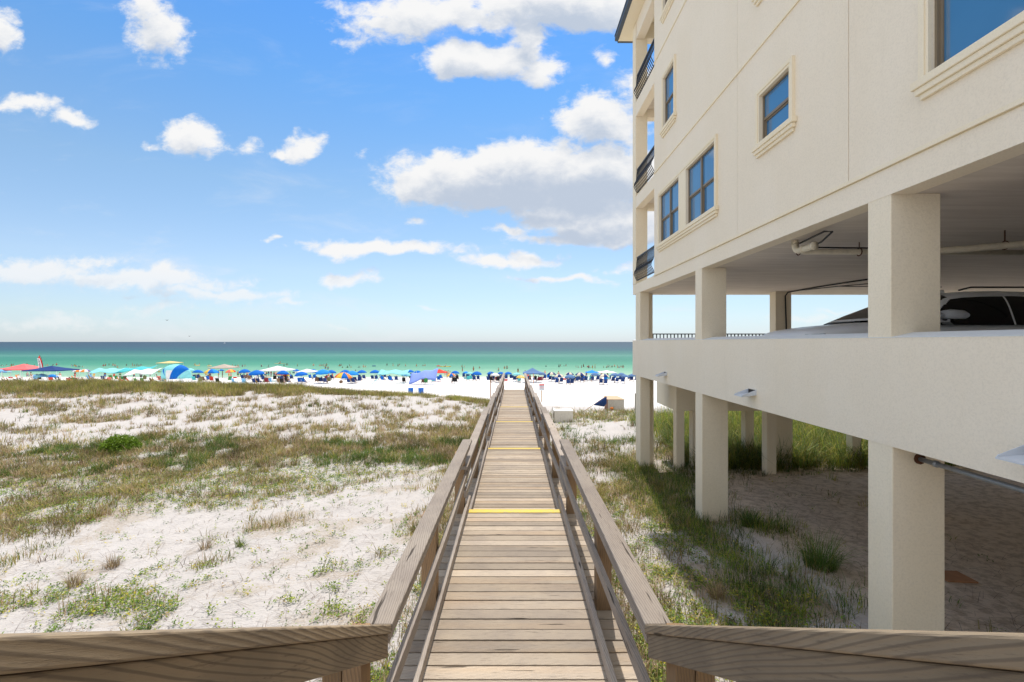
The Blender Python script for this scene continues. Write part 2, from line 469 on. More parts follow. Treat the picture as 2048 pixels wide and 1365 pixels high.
# sea
sea_m, t = newmat('sea_water')
geo = t.n('ShaderNodeNewGeometry'); pos = geo.outputs['Position']
sp = t.n('ShaderNodeSeparateXYZ'); t.set(sp.inputs[0], pos)
ly = t.math('LOGARITHM', t.math('MAXIMUM', sp.outputs[1], 100), math.e)
tt = t.math('DIVIDE', t.math('SUBTRACT', ly, math.log(112)), math.log(3000/112))
wob = t.noise(t.vmath('MULTIPLY', pos, (.006, .02, 1)), 1.0, 5, .6)
tt = t.math('ADD', tt, t.math('MULTIPLY', t.math('SUBTRACT', wob, .5), .085))
def tp(d): return math.log(d/112)/math.log(3000/112)
cw = t.ramp(tt, [(0, (.38,.44,.34)), (tp(124), (.23,.385,.27)), (tp(148), (.12,.30,.20)), (tp(185), (.045,.215,.135)), (tp(228), (.025,.165,.11)),
                 (tp(268), (.030,.165,.12)), (tp(300), (.060,.195,.15)), (tp(355), (.028,.13,.11)), (tp(470), (.018,.08,.095)), (tp(900), (.022,.058,.085)), (1.0, (.022,.05,.075))])
st = t.noise(t.vmath('MULTIPLY', pos, (.05, .28, 1)), 1.0, 6, .65)
cw = t.mix(t.smooth(st, .38, .68, 0, .5), cw, t.mix(1, cw, (1.45, 1.25, 1.2, 1), 'MULTIPLY'))
# thin lines of foam where the swash runs out
fo = t.math('ADD', sp.outputs[1], t.math('MULTIPLY', t.noise(t.vmath('MULTIPLY', pos, (.05, .05, 1)), 1, 3), 5.0))
foam = t.math('MULTIPLY', t.smooth(fo, 117.5, 119.0, 1, 0), t.smooth(t.noise(t.vmath('MULTIPLY', pos, (.3, 2, 1)), 1, 3), .35, .6))
cw = t.mix(foam, cw, (.72, .76, .74, 1))
hw = t.math('ADD', t.noise(t.vmath('MULTIPLY', pos, (.25, .9, 1)), 1.0, 5, .6), t.math('MULTIPLY', t.noise(t.vmath('MULTIPLY', pos, (1.3, 3, 1)), 1, 3), .3))
sb = principled(t, cw, .5, .12, bump(t, hw, .55, .5))
out(t, sb)
mb = MB()
ys = [104, 116, 126, 134, 145, 170, 220, 320, 600, 1500, 5000, 15000, 40000]
for i in range(len(ys)-1):
    mb.add([(-40000, ys[i], -8.8), (40000, ys[i], -8.8), (40000, ys[i+1], -8.8), (-40000, ys[i+1], -8.8)], [(0,1,2,3)])
sea = mb.build('sea', sea_m); tag(sea, kind='structure')

# foliage
def foliage(name, trans=.35, rough=.6):
    m, t = newmat(name)
    at = t.n('ShaderNodeAttribute', attribute_name='tint')
    d = principled(t, at.outputs['Color'], rough, .25)
    tr = t.n('ShaderNodeBsdfTranslucent'); t.set(tr.inputs[0], at.outputs['Color'])
    mx = t.n('ShaderNodeMixShader'); mx.inputs[0].default_value = trans
    t.set(mx.inputs[1], d.outputs[0]); t.set(mx.inputs[2], tr.outputs[0])
    out(t, mx)
    return m
GRASS_M = foliage('grass_blades'); LEAF_M = foliage('creeper_leaves', .3, .45)

def tint_mesh(me, col):
    a = me.attributes.new('tint', 'FLOAT_COLOR', 'POINT')
    c = np.concatenate([col, np.ones((len(col), 1))], 1).astype(np.float32)
    a.data.foreach_set('color', c.ravel())

def blades(bx, by, bz, L, W, lean, az, col, rng=RNG):
    """one bent blade per entry, seven vertices each"""
    n = len(bx)
    dx, dy = np.cos(az), np.sin(az)
    wx, wy = -dy, dx
    tw = rng.uniform(-.9, .9, n); wxx = wx*np.cos(tw) - wy*np.sin(tw); wyy = wx*np.sin(tw) + wy*np.cos(tw)
    V = np.empty((n, 7, 3))
    for i, (s, wd) in enumerate([(0, 1), (.38, .85), (.75, .55), (1.0, 0)]):
        hx = lean * s**1.9 * L; hz = L * s * np.sqrt(np.clip(1 - (lean*s*.8)**2, .08, 1))
        cx = bx + dx*hx; cy = by + dy*hx; cz = bz + hz - .015*(s == 0)
        if i < 3:
            V[:, 2*i] = np.stack([cx - wxx*W*wd/2, cy - wyy*W*wd/2, cz], 1)
            V[:, 2*i+1] = np.stack([cx + wxx*W*wd/2, cy + wyy*W*wd/2, cz], 1)
        else:
            V[:, 6] = np.stack([cx, cy, cz], 1)
    base = (np.arange(n)*7)[:, None]
    tri = np.array([[0,1,3],[0,3,2],[2,3,5],[2,5,4],[4,5,6]])
    q = (base[:, None, :] + tri[None]).reshape(-1, 3)
    c = np.repeat(col, 7, 0)
    return V.reshape(-1, 3), q, c

def tufts(tx, ty, nb, Lm, Wm, spread, leanm, palette, probs, rng=RNG, upright=0):
    n = len(tx)
    nb = np.broadcast_to(nb, n).astype(int)
    i = np.repeat(np.arange(n), nb); m = len(i)
    r = rng.random(m)**.5 * np.broadcast_to(spread, n)[i]; a = rng.uniform(0, 2*np.pi, m)
    bx = tx[i] + r*np.cos(a); by = ty[i] + r*np.sin(a)
    tz = ground(tx, ty); bz = tz[i] - .02
    L = np.broadcast_to(Lm, n)[i] * rng.uniform(.45, 1.15, m)
    W = np.broadcast_to(Wm, n)[i] * rng.uniform(.7, 1.3, m)
    lean = np.clip(np.broadcast_to(leanm, n)[i] * rng.uniform(.2, 1.5, m), .02, 1.2)
    az = a + rng.normal(0, .6, m)
    pi_ = rng.choice(len(palette), n, p=probs)
    sw = rng.random(m) < .25
    pj = np.where(sw, rng.choice(len(palette), m, p=probs), pi_[i])
    clump = np.clip(.35 + 1.3*fbm(tx/.8, ty/.8, 91, 3), .5, 1.5)[i][:, None]
    col = np.array(palette)[pj] * clump * rng.uniform(.6, 1.4, (m, 1)) * rng.uniform(.92, 1.08, (m, 3))
    return blades(bx, by, bz, L, W, lean, az, col, rng)

def leaves(lx, ly, lz, size, col, flat=.5, rng=RNG):
    n = len(lx)
    a = rng.uniform(0, 2*np.pi, n); tilt = rng.normal(0, flat, n); roll = rng.normal(0, flat, n)
    d = np.stack([np.cos(a)*np.cos(tilt), np.sin(a)*np.cos(tilt), np.sin(tilt)], 1)
    s = np.stack([-np.sin(a)*np.cos(roll), np.cos(a)*np.cos(roll), np.sin(roll)], 1)
    c = np.stack([lx, ly, lz], 1); S = size[:, None]
    V = np.stack([c - d*S*.5, c - d*S*.05 + s*S*.30, c + d*S*.6, c - d*S*.05 - s*S*.30], 1)
    q = (np.arange(n)*4)[:, None] + np.arange(4)[None]
    return V.reshape(-1, 3), q, np.repeat(col, 4, 0)

def link_foliage(name, V, q, c, mat, kind='stuff', label=None, cat=None, group=None, parent=None):
    me = np_mesh(name, V, q); tint_mesh(me, c); me.materials.append(mat)
    o = bpy.data.objects.new(name, me); COL.objects.link(o)
    if parent is not None: attach(o, parent)
    else: tag(o, label, cat, group, kind)
    return o
def cat_(parts):
    V = []; Q = []; C = []; b = 0
    for v, q, c in parts:
        V.append(v); Q.append(q + b); C.append(c); b += len(v)
    return np.concatenate(V), np.concatenate(Q), np.concatenate(C)

OLIVE = (.31, .265, .07); BROWN = (.31, .225, .125); DEAD = (.46, .35, .22); GREEN = (.10, .165, .032); YGREEN = (.28, .33, .035); DGREEN = (.055, .10, .022); GOLD = (.42, .34, .08)

def scatter(n, x0, x1, y0, y1, power=1.0):
    """points over a strip, thinning with distance"""
    u = RNG.random(n)
    y = (y0**(1-power+1e-9) + u*(y1**(1-power+1e-9) - y0**(1-power+1e-9)))**(1/(1-power+1e-9)) if power != 1 else y0*(y1/y0)**u
    x = RNG.uniform(x0, x1, n)
    return x, y

# --- grass on the ridge that hides the upper beach
n = 30000
y = RNG.uniform(31.5, 41, n); x = RNG.uniform(-50, -.95, n)
z = ground(x, y); G, L_, T_, _ = cover(x, y, z)
keep = (RNG.random(n) < G*(.55 + .7*(fbm(x/1.6, y/1.6, 77) - .2))) & (np.abs(x) < y*1.2)
x, y = x[keep], y[keep]
right_sparse = np.where(x > -16, .75, 1.0)
V, q, c = tufts(x, y, 9, .50*RNG.uniform(.6, 1.25, len(x))*right_sparse, .017, .22, .45, [OLIVE, BROWN, DEAD, GREEN, (.34,.33,.08)], [.36, .08, .12, .14, .30])
link_foliage('dune_ridge_grass', V, q, c, GRASS_M)

# --- dry bunches and runners over the dune field on both sides
parts = []
n = 104000
x, y = scatter(n, -1.5, 1.5, 4.0, 34, .45); x = x * y * 1.02
kk = x < 9.5; x = x[kk]; y = y[kk]
z = ground(x, y); G, L_, T_, B_ = cover(x, y, z)
keep = (RNG.random(len(x)) < G) & (np.abs(x) > .95)
x, y, B_, G = x[keep], y[keep], B_[keep], G[keep]
shd = 1
h = (.13 + .17*RNG.random(len(x)) + .10*B_) * (1 + .5*sstep(17, 26, y))
Wb = .0065*(1 + .075*y)
pal = [BROWN, DEAD, OLIVE, GREEN, (.15,.11,.075)]
isb = B_ > .35; bigp = fbm(x/2.2, y/1.6, 61); isg = isb & (bigp > .53); isb = isb & ~isg
for sel, pr, nbm in ((~(isb | isg), [.24, .26, .36, .12, .02], 8), (isb, [.28, .20, .34, .12, .06], 10), (isg, [.04, .03, .17, .74, .02], 12)):
    parts.append(tufts(x[sel], y[sel], nbm, h[sel], Wb[sel], .12, .75, pal, pr))
V, q, c = cat_(parts)
link_foliage('dune_grass', V, q, c, GRASS_M)

# --- leafy creepers
n = 117000
x, y = scatter(n, -1.5, 1.5, 4.2, 34, .75); x = x * y * 1.02
kk = x < 9.5; x = x[kk]; y = y[kk]
z = ground(x, y); G, L_, T_, B_ = cover(x, y, z)
keep = (RNG.random(len(x)) < L_*.8) & (np.abs(x) > .95)
x, y, z = x[keep], y[keep], z[keep]
k = 9; i = np.repeat(np.arange(len(x)), k); m = len(i)
r = RNG.random(m)*.10; a_ = RNG.uniform(0, 2*np.pi, m)
lx, ly_ = x[i] + r*np.cos(a_), y[i] + r*np.sin(a_)
lz = z[i] + RNG.uniform(.01, .085, m)
pal = np.array([YGREEN, GREEN, (.16,.26,.03), (.50,.42,.04), (.10,.17,.03), (.36,.26,.12)])
ci = RNG.choice(6, len(x), p=[.30, .22, .26, .07, .10, .05])
shb = np.clip(.45 + 1.1*fbm(x/.7, y/.7, 91), .5, 1.5)
inband = (B_[keep] > .35)[i]
col = pal[ci][i] * RNG.uniform(.7, 1.35, (m, 1)) * np.where(inband, .62, 1.0)[:, None]
V, q, c = leaves(lx, ly_, lz, RNG.uniform(.018, .036, m)*(1 + .04*ly_), col, .45)
link_foliage('ground_creeper', V, q, c, LEAF_M)

# --- tall green grass by and behind the house
n = 36000
x = RNG.uniform(3.0, 20, n); y = RNG.uniform(5, 26, n)
z = ground(x, y); G, L_, T_, B_ = cover(x, y, z)
keep = (RNG.random(n) < T_*np.where(y > 16, .42, 1.1)) & (x < y*1.15)
x, y = x[keep], y[keep]
bk = (y > 15.2) & (x > 6)
pr1 = tufts(x[~bk], y[~bk], 11, ( .25*RNG.uniform(.6, 1.4, (~bk).sum())), .008, .12, .6, [GREEN, DGREEN, OLIVE, BROWN, YGREEN], [.38, .24, .16, .12, .10])
pr2 = tufts(x[bk], y[bk], 13, .95*RNG.uniform(.5, 1.3, bk.sum()), .016, .22, .95, [GREEN, YGREEN, (.14,.19,.05), GOLD, OLIVE], [.26, .26, .26, .12, .10])
V, q, c = cat_([pr1, pr2])
link_foliage('tall_green_grass', V, q, c, GRASS_M)

# --- thin stalks of sea oats standing over the ridge and by the boxes
n = 2200
x = RNG.uniform(-44, -2, n); y = RNG.uniform(34.5, 41, n)
x2 = RNG.uniform(2.5, 9.5, 110); y2 = RNG.uniform(26.5, 33, 110)
x = np.concatenate([x, x2]); y = np.concatenate([y, y2])
V, q, c = tufts(x, y, 1, .95*RNG.uniform(.7, 1.3, len(x)), .009, .02, .32, [DEAD, OLIVE, BROWN], [.6, .2, .2])
link_foliage('sea_oat_stalks', V, q, c, GRASS_M)

# --- fallen twigs and runners on the bare sand
n = 9000
x, y = scatter(n, -1.1, 1.1, 4.5, 20, .6); x = x*y; 
kp = (np.abs(x) > .95) & (x < 9); x = x[kp]; y = y[kp]; n = len(x)
V, q, c = blades(x, y, ground(x, y) + .012, RNG.uniform(.1, .45, n), np.full(n, .006), np.full(n, 1.15), RNG.uniform(0, 6.28, n), np.array([(.15,.10,.07)])*RNG.uniform(.6, 1.6, (n, 1)))
zb_ = np.repeat(ground(x, y), 7)
V[:, 2] = zb_ + .01 + (V[:, 2] - zb_)*.10
link_foliage('fallen_twigs', V, q, c, GRASS_M)

# --- single bunches one can point at
CLUMPS = [ # px, py of the foot, size m, blades, palette, label
 (1640,1135,.62,420,[DGREEN,GREEN,OLIVE],'big dark bunch of grass in the house shade left of the nearest column'),
 (1500,1052,.42,260,[DGREEN,GREEN,BROWN],'dark bunch of grass on shaded sand beside the second column'),
 (1432,1195,.26,150,[DEAD,BROWN,OLIVE],'dry brown tuft on sunlit sand right of the boardwalk rail'),
 (410,1098,.24,110,[DEAD,OLIVE,BROWN],'dry tuft alone on bare white sand, the left of two side by side'),
 (481,1094,.22,90,[OLIVE,DEAD,GREEN],'greenish tuft on bare white sand, the right of two side by side'),
 (225,1135,.26,140,[BROWN,OLIVE,DEAD],'brown tuft on bare sand at the left, larger than its neighbours'),
 (150,1172,.27,150,[BROWN,DEAD,OLIVE],'wide brown tuft at lower left of the bare sand'),
 (1420,985,.34,200,[GREEN,DGREEN,OLIVE],'green bunch of grass at the foot of the second column')]
for (px, py, s, nb, pal, lab) in CLUMPS:
    d = 8.0
    for _i in range(25):
        xx = (px - VX)*d/F; d += .5*(-float(ground(xx, d))*F/(py - VY) - d)
    xx = (px - VX)*d/F; zz = float(ground(xx, d))
    V, q, c = tufts(np.full(1, xx), np.full(1, d), nb, s, .008, s*.38, .75, pal, [.4, .35, .25])
    e = empty('grass_bunch', (xx, d, zz), lab, 'grass bunch')
    link_foliage('blades', V, q, c, GRASS_M, parent=e)
# bright green bush on the left
d = 19.0; px, py = 240, 905
for _i in range(25):
    xx = (px - VX)*d/F; d += .5*(-float(ground(xx, d))*F/(py - VY) - d)
xx = (px - VX)*d/F; zz = float(ground(xx, d))
e = empty('bush', (xx, d, zz), 'bright yellow-green feathery bush among brown grass on the left dune', 'bush')
m = 5200
th = RNG.uniform(0, 6.283, m); rr = RNG.random(m)**.33; ph = np.arccos(RNG.uniform(0, 1, m))
hn = .8 + .4*fbm(th*2, ph*3, 3)
V, q, c = leaves(xx + .80*rr*hn*np.sin(ph)*np.cos(th), d + .65*rr*hn*np.sin(ph)*np.sin(th), zz + .70*rr*hn*np.cos(ph),
                 RNG.uniform(.05, .10, m), np.array([(.17,.27,.02)])*RNG.uniform(.55, 1.3, (m, 1)), .8)
link_foliage('foliage', V, q, c, LEAF_M, parent=e)
mb = MB()
for k_ in range(9):
    an = k_*.7; mb.tube([(xx, d, zz-.05), (xx+.25*math.cos(an), d+.25*math.sin(an), zz+.25), (xx+.5*math.cos(an), d+.45*math.sin(an), zz+.48)], [.012, .008, .003], 5)
mb.build('stem', plain('twig_bark', (.14,.10,.07), .9), e)

# ------------------------------------------------------------------ wood
def wood(name, grain, c1, c2, c3, dark=(.10,.08,.065), warm=.35, ring=.38):
    m, t = newmat(name)
    geo = t.n('ShaderNodeNewGeometry')
    at = t.n('ShaderNodeAttribute', attribute_name='rnd')
    off = t.n('ShaderNodeCombineXYZ')
    t.set(off.inputs[0], t.math('MULTIPLY', at.outputs['Fac'], 37.0)); t.set(off.inputs[1], t.math('MULTIPLY', at.outputs['Fac'], 91.0)); t.set(off.inputs[2], t.math('MULTIPLY', at.outputs['Fac'], 53.0))
    p = t.vmath('ADD', geo.outputs['Position'], off.outputs[0])
    if grain == 's':      # boards that climb with the stairs
        cb = t.n('ShaderNodeCombineXYZ'); s0 = t.n('ShaderNodeSeparateXYZ'); t.set(s0.inputs[0], p)
        t.set(cb.inputs[0], s0.outputs[0]); t.set(cb.inputs[1], t.vmath('DOT_PRODUCT', p, (0, .8575, -.5145))); t.set(cb.inputs[2], t.vmath('DOT_PRODUCT', p, (0, .5145, .8575)))
        p = cb.outputs[0]; grain = 'y'
    s = {'x': (.9, 14, 14), 'y': (14, .9, 14), 'z': (14, 14, .9)}[grain]
    s2 = {'x': (.7, 3.2, 3.2), 'y': (3.2, .7, 3.2), 'z': (3.2, 3.2, .7)}[grain]
    q1 = t.vmath('MULTIPLY', p, s)
    kn = t.noise(t.vmath('MULTIPLY', p, s2), 1.0, 1, .4)
    # growth rings drawn out along the board
    cs = {'x': (.15, 1, .9), 'y': (1, .1, .9), 'z': (1, .8, .1)}[grain]
    cross = t.vmath('DOT_PRODUCT', p, cs)
    rings = t.math('SINE', t.math('ADD', t.math('MULTIPLY', cross, 420.0), t.math('ADD', t.math('MULTIPLY', kn, 34.0), t.math('MULTIPLY', t.noise(q1, .6, 3, .6), 9.0))))
    fine = t.noise(q1, 7, 6, .8)
    big = t.noise(p, 1.9, 3, .6)
    c = t.mix(t.smooth(big, .3, .7), c1 + (1,), c2 + (1,))
    c = t.mix(t.math('MULTIPLY', t.smooth(t.noise(q1, .35, 3), .45, .75), warm), c, c3 + (1,))
    tone = t.math('ADD', t.math('MULTIPLY', at.outputs['Fac'], .55), .76)
    tn = t.n('ShaderNodeCombineXYZ')
    for k_ in range(3): t.set(tn.inputs[k_], tone)
    c = t.mix(1.0, c, tn.outputs[0], 'MULTIPLY')
    c = t.mix(t.smooth(rings, .25, 1.0, 0, ring), c, dark + (1,))
    c = t.mix(t.smooth(fine, .52, .68, 0, .62), c, dark + (1,))
    crack = t.smooth(t.noise(t.vmath('MULTIPLY', p, tuple(v*1.6 for v in s)), 1.4, 2, .4), .70, .745)
    c = t.mix(t.math('MULTIPLY', crack, .85), c, (.035, .028, .022, 1))
    h = t.math('SUBTRACT', t.math('ADD', fine, t.math('MULTIPLY', rings, .22)), t.math('MULTIPLY', crack, 2.0))
    out(t, principled(t, c, .85, .15, bump(t, h, .55, .004)))
    return m
W_DECK = wood('deck_boards', 'x', (.41,.345,.27), (.33,.28,.23), (.50,.32,.165))
W_RAIL = wood('weathered_rail', 'y', (.36,.315,.27), (.29,.25,.22), (.38,.29,.20), warm=.2)
W_POST = wood('brown_post', 'z', (.22,.145,.085), (.30,.20,.115), (.36,.22,.10), warm=.5)
W_STAIR = wood('stair_rail_wood', 's', (.27,.215,.15), (.20,.16,.115), (.36,.23,.11), warm=.45, ring=.55)
YEL, t = newmat('yellow_paint')
geo = t.n('ShaderNodeNewGeometry')
wn_ = t.noise(t.vmath('MULTIPLY', geo.outputs['Position'], (4, 18, 1)), 4, 5, .7)
cc = t.mix(t.smooth(wn_, .44, .66), (.70, .50, .055, 1), (.46, .37, .20, 1))
out(t, principled(t, cc, .6, .3, bump(t, wn_, .3, .003)))

# ------------------------------------------------------------------ boardwalk
BW = empty('boardwalk', (0, 2.4, -2.42), 'long weathered wooden boardwalk stepping down over the dunes to the beach', 'boardwalk')
SEC = [(2.30, 6.69, -2.417), (6.69, 11.57, -2.645), (11.57, 16.45, -2.82), (16.45, 21.33, -2.98), (21.33, 30.4, -3.12)]
LX, RX = -.66, .70
deck = MB(); edge_parts = []
for (y0, y1, z) in SEC:
    nb = int(round((y1 - y0) / .146)); pitch = (y1 - y0) / nb
    for k in range(nb):
        a = y0 + k*pitch; j = lambda s: random.uniform(-s, s)
        xa, xb = -.875 + j(.008), .885 + j(.008)
        za = z + j(.0025); g_ = .0065 + j(.0022)
        deck.box(xa, xb, a + g_, a + pitch - g_, za - .036, za)
o = deck.build('deck', W_DECK, BW, bevel=.004)
for i, (y0, y1, z) in enumerate(SEC[:-1]):
    mb = MB(); mb.box(-.645, .655, y1 - .125, y1 + .003, z + .0035, z + .0065)
    mb.box(-.645, .655, y1 + .0005, y1 + .003, z - .05, z + .0065)
    mb.build('step_edge', YEL, BW)
    mb = MB(); mb.box(-.87, .88, y1 - .04, y1 - .003, SEC[i+1][2] - .02, z - .037)
    mb.build('riser', W_DECK, BW)
mb = MB()
for sx in (-.80, 0, .80):
    for (y0, y1, z) in SEC:
        mb.box(sx - .02, sx + .02, y0 + .05, y1 - .06, z - .26, z - .038)
mb.build('joist', W_POST, BW)
# the rails of each section
for i, (y0, y1, z) in enumerate(SEC):
    top = z + .897
    ys0 = 2.50 if i == 0 else y0 - .18
    ye = [7.25, 12.45, 17.6, 22.5, 32.9][i]
    for side in (-1, 1):
        ix = LX if side < 0 else RX
        w_ = .145 * side; tw = random.uniform(-.004, .004)
        # cap in boards about 5 m long, slightly proud of each other
        a = ys0; mb = MB()
        while a < ye - .1:
            b = min(a + 4.9, ye)
            dx = random.uniform(-.006, .006); dz = random.uniform(-.003, .003)
            mb.box(ix + dx, ix + w_ + dx, a + .002, b - .002, top - .045 + dz, top + dz); a = b
        mb.build('handrail_cap', W_RAIL, BW, bevel=.006)
        mb = MB(); s = side
        mb.box(ix + .022*s, ix + .058*s, ys0 + .04, ye - .05, top - .128, top - .048)
        mb.build('cap_support', W_RAIL, BW, bevel=.003)
        mb = MB(); zz = z + .555
        a0 = ys0 - (.35 if i == 0 else .0); n_ = 10
        for k in range(n_):
            ya, yb = a0 + (ye - a0)*k/n_, a0 + (ye - a0)*(k+1)/n_
            bow = lambda yv: .012*math.sin((yv - a0)*1.1 + side)
            V = [(ix + bow(ya), ya, zz-.09), (ix + bow(yb), yb, zz-.09), (ix + .038*s + bow(yb), yb, zz-.09), (ix + .038*s + bow(ya), ya, zz-.09)]
            V += [(a_, b_, zz) for a_, b_, c_ in V]
            mb.hexa(V, .4 + .1*i)
        mb.build('mid_rail', W_RAIL, BW)
        mb = MB()
        kx = -.645 if s < 0 else .655
        mb.box(kx, kx + .04*s, ys0 - .3 if i == 0 else y0 - .05, min(ye, y1 + .22) if i < 4 else y1, z + .045, z + .135)
        mb.build('toe_rail', W_RAIL, BW, bevel=.004)
        # posts every 8 ft
        py_ = [4.25, 6.60] if i == 0 else [y0 + 2.40, y0 + 4.80] if i < 4 else [y0 + 2.4, y0 + 4.8, y0 + 7.0, y0 + 9.0, 32.6]
        for yp in py_:
            px0 = ix + .042*s + .0; gz = float(ground(px0, yp)) - .3
            mb = MB(); mb.box(px0, px0 + .135*s, yp - .07, yp + .07, gz, top - .047)
            mb.build('post', W_POST, BW, bevel=.005)
# steps at the beach end
mb = MB()
for k in range(6):
    mb.box(-.62, .64, 30.42 + k*.30, 30.42 + k*.30 + .28, -3.12 - (k+1)*.19 - .036, -3.12 - (k+1)*.19)
mb.build('beach_stair', W_DECK, BW)
# stairs that climb to where the picture was taken
def sz(y_): return -1.52 + .600*(2.5 - y_)
for side in (-1, 1):
    ix = LX if side < 0 else RX; s = side
    mb = MB()
    ya, yb = -.9, 2.5
    mb.hexa([(ix, ya, sz(ya)-.05), (ix + .145*s, ya, sz(ya)-.05), (ix + .145*s, yb, sz(yb)-.05), (ix, yb, sz(yb)-.05),
             (ix, ya, sz(ya)), (ix + .145*s, ya, sz(ya)), (ix + .145*s, yb, sz(yb)), (ix, yb, sz(yb))] if s > 0 else
            [(ix + .145*s, ya, sz(ya)-.05), (ix, ya, sz(ya)-.05), (ix, yb, sz(yb)-.05), (ix + .145*s, yb, sz(yb)-.05),
             (ix + .145*s, ya, sz(ya)), (ix, ya, sz(ya)), (ix, yb, sz(yb)), (ix + .145*s, yb, sz(yb))])
    mb.build('stair_handrail_cap', W_STAIR, BW, bevel=.005)
    mb = MB(); xi, xo = sorted((ix + .010*s, ix + .048*s))
    def bz(y_): return sz(y_) - .0515
    mb.hexa([(xi, ya, bz(ya)-.125), (xo, ya, bz(ya)-.125), (xo, yb-.03, bz(yb-.03)-.125), (xi, yb-.03, bz(yb-.03)-.125),
             (xi, ya, bz(ya)), (xo, ya, bz(ya)), (xo, yb-.03, bz(yb-.03)), (xi, yb-.03, bz(yb-.03))])
    mb.build('stair_rail_board', W_STAIR, BW, bevel=.004)
    for q_ in range(2):
        mb = MB(); x0 = ix + (.05 + .094*q_)*s
        mb.box(x0, x0 + .09*s, 2.16, 2.30, float(ground(x0, 2.2)) - .3, sz(2.2) - .05 - .01*q_)
        mb.build('stair_post', W_POST, BW, bevel=.004)
    for yp in (.2, -.8):
        mb = MB(); x0 = ix + .05*s
        mb.box(x0, x0 + .09*s, yp - .045, yp + .045, float(ground(x0, yp)) - .3, sz(yp) - .08)
        mb.build('stair_post', W_POST, BW, bevel=.004)
    mb = MB(); mb.beam((ix + .02*s, -.9, sz(-.9) - .40), (ix + .02*s, 2.45, sz(2.45) - .40), .038, .09)
    mb.build('stair_mid_rail', W_STAIR, BW)
    mb = MB(); mb.beam((ix - .02*s + .05*s, -.9, sz(-.9) - 1.02), (ix + .03*s, 2.4, sz(2.4) - 1.02), .04, .26)
    mb.build('stringer', W_POST, BW)
for k in range(11):
    mb = MB(); y_ = 2.28 - k*.29; z_ = -2.417 + (k+1)*.174
    mb.box(-.66, .69, y_ - .30, y_, z_ - .036, z_)
    mb.build('tread', W_DECK, BW, bevel=.004)

# ------------------------------------------------------------------ stucco house
def stucco(name, c1, c2, scale=48, strength=.6, streak=.0):
    m, t = newmat(name)
    geo = t.n('ShaderNodeNewGeometry'); p = geo.outputs['Position']
    big = t.noise(t.vmath('MULTIPLY', p, (1, 1, .5)), .9, 5, .6)
    c = t.mix(t.smooth(big, .3, .7), c1 + (1,), c2 + (1,))
    gr = t.noise(p, scale, 4, .7)
    c = t.mix(t.smooth(gr, .42, .70, 0, .2), c, tuple(v*.62 for v in c1) + (1,))
    if streak:
        stn = t.noise(t.vmath('MULTIPLY', p, (7, 7, .7)), 1, 4, .6)
        c = t.mix(t.smooth(stn, .55, .78, 0, streak), c, tuple(v*.55 for v in c1) + (1,))
    h = t.math('ADD', gr, t.math('MULTIPLY', t.noise(p, scale/5, 3), .8))
    out(t, principled(t, c, .88, .15, bump(t, h, strength, .006)))
    return m
STU = stucco('cream_stucco', (.855,.76,.61), (.88,.79,.65), streak=.06)
TRIM = stucco('cream_trim', (.87,.765,.57), (.88,.79,.62), 90, .2)
COLM = stucco('column_stucco', (.84,.74,.565), (.87,.78,.62), 40, .6, .08)
CONC, t = newmat('painted_concrete_ceiling')
geo = t.n('ShaderNodeNewGeometry'); p = geo.outputs['Position']
lines = t.math('PINGPONG', sep2 := t.n('ShaderNodeSeparateXYZ').outputs[1], .6)
t.set(sep2.node.inputs[0], p)
pl = t.math('MULTIPLY', t.smooth(lines, 0, .006, 1, 0), .25)
st_ = t.noise(t.vmath('MULTIPLY', p, (.5, 5, 1)), 1.6, 5, .65)
cc = t.mix(t.smooth(st_, .35, .7), (.64, .575, .51, 1), (.73, .665, .595, 1))
cc = t.mix(t.math('MULTIPLY', pl, .35), cc, (.26, .20, .16, 1))
out(t, principled(t, cc, .9, .1, bump(t, t.math('ADD', st_, t.math('MULTIPLY', pl, -.6)), .5, .01)))
GLASS, t = newmat('tinted_window_glass')
geo = t.n('ShaderNodeNewGeometry')
gn = t.noise(geo.outputs['Position'], 1.3, 2)
b = principled(t, t.mix(gn, (.03, .15, .31, 1), (.05, .19, .37, 1)), .04, .9, bump(t, gn, .04, .02))
b.inputs['IOR'].default_value = 1.75
out(t, b)
BRONZE = plain('tan_metal_frame', (.22,.175,.12), .45, .5)
DARK = plain('dark_gasket', (.03,.025,.022), .6)
IRON = plain('black_iron', (.012,.012,.013), .45, .5)
SHING = plain('grey_shingle', (.07,.085,.10), .8, .2, .3, 30, .5)
PVC = plain('old_white_pipe', (.62,.56,.44), .5, .4, .25, 12)
RUST = plain('rusty_iron', (.10,.045,.025), .9, .2, .5, 30)
BLACKP = plain('black_conduit', (.018,.017,.017), .5)
GALV = plain('galvanised_conduit', (.30,.32,.35), .45, .5, .25, 20, .1, .5)
ALU = plain('white_metal_spout', (.62,.66,.72), .35, .5, .1, 8)

WX = 4.2
H = empty('beach_house', (WX, 5, -4), 'large cream stucco beach house raised on columns right of the boardwalk', 'house')
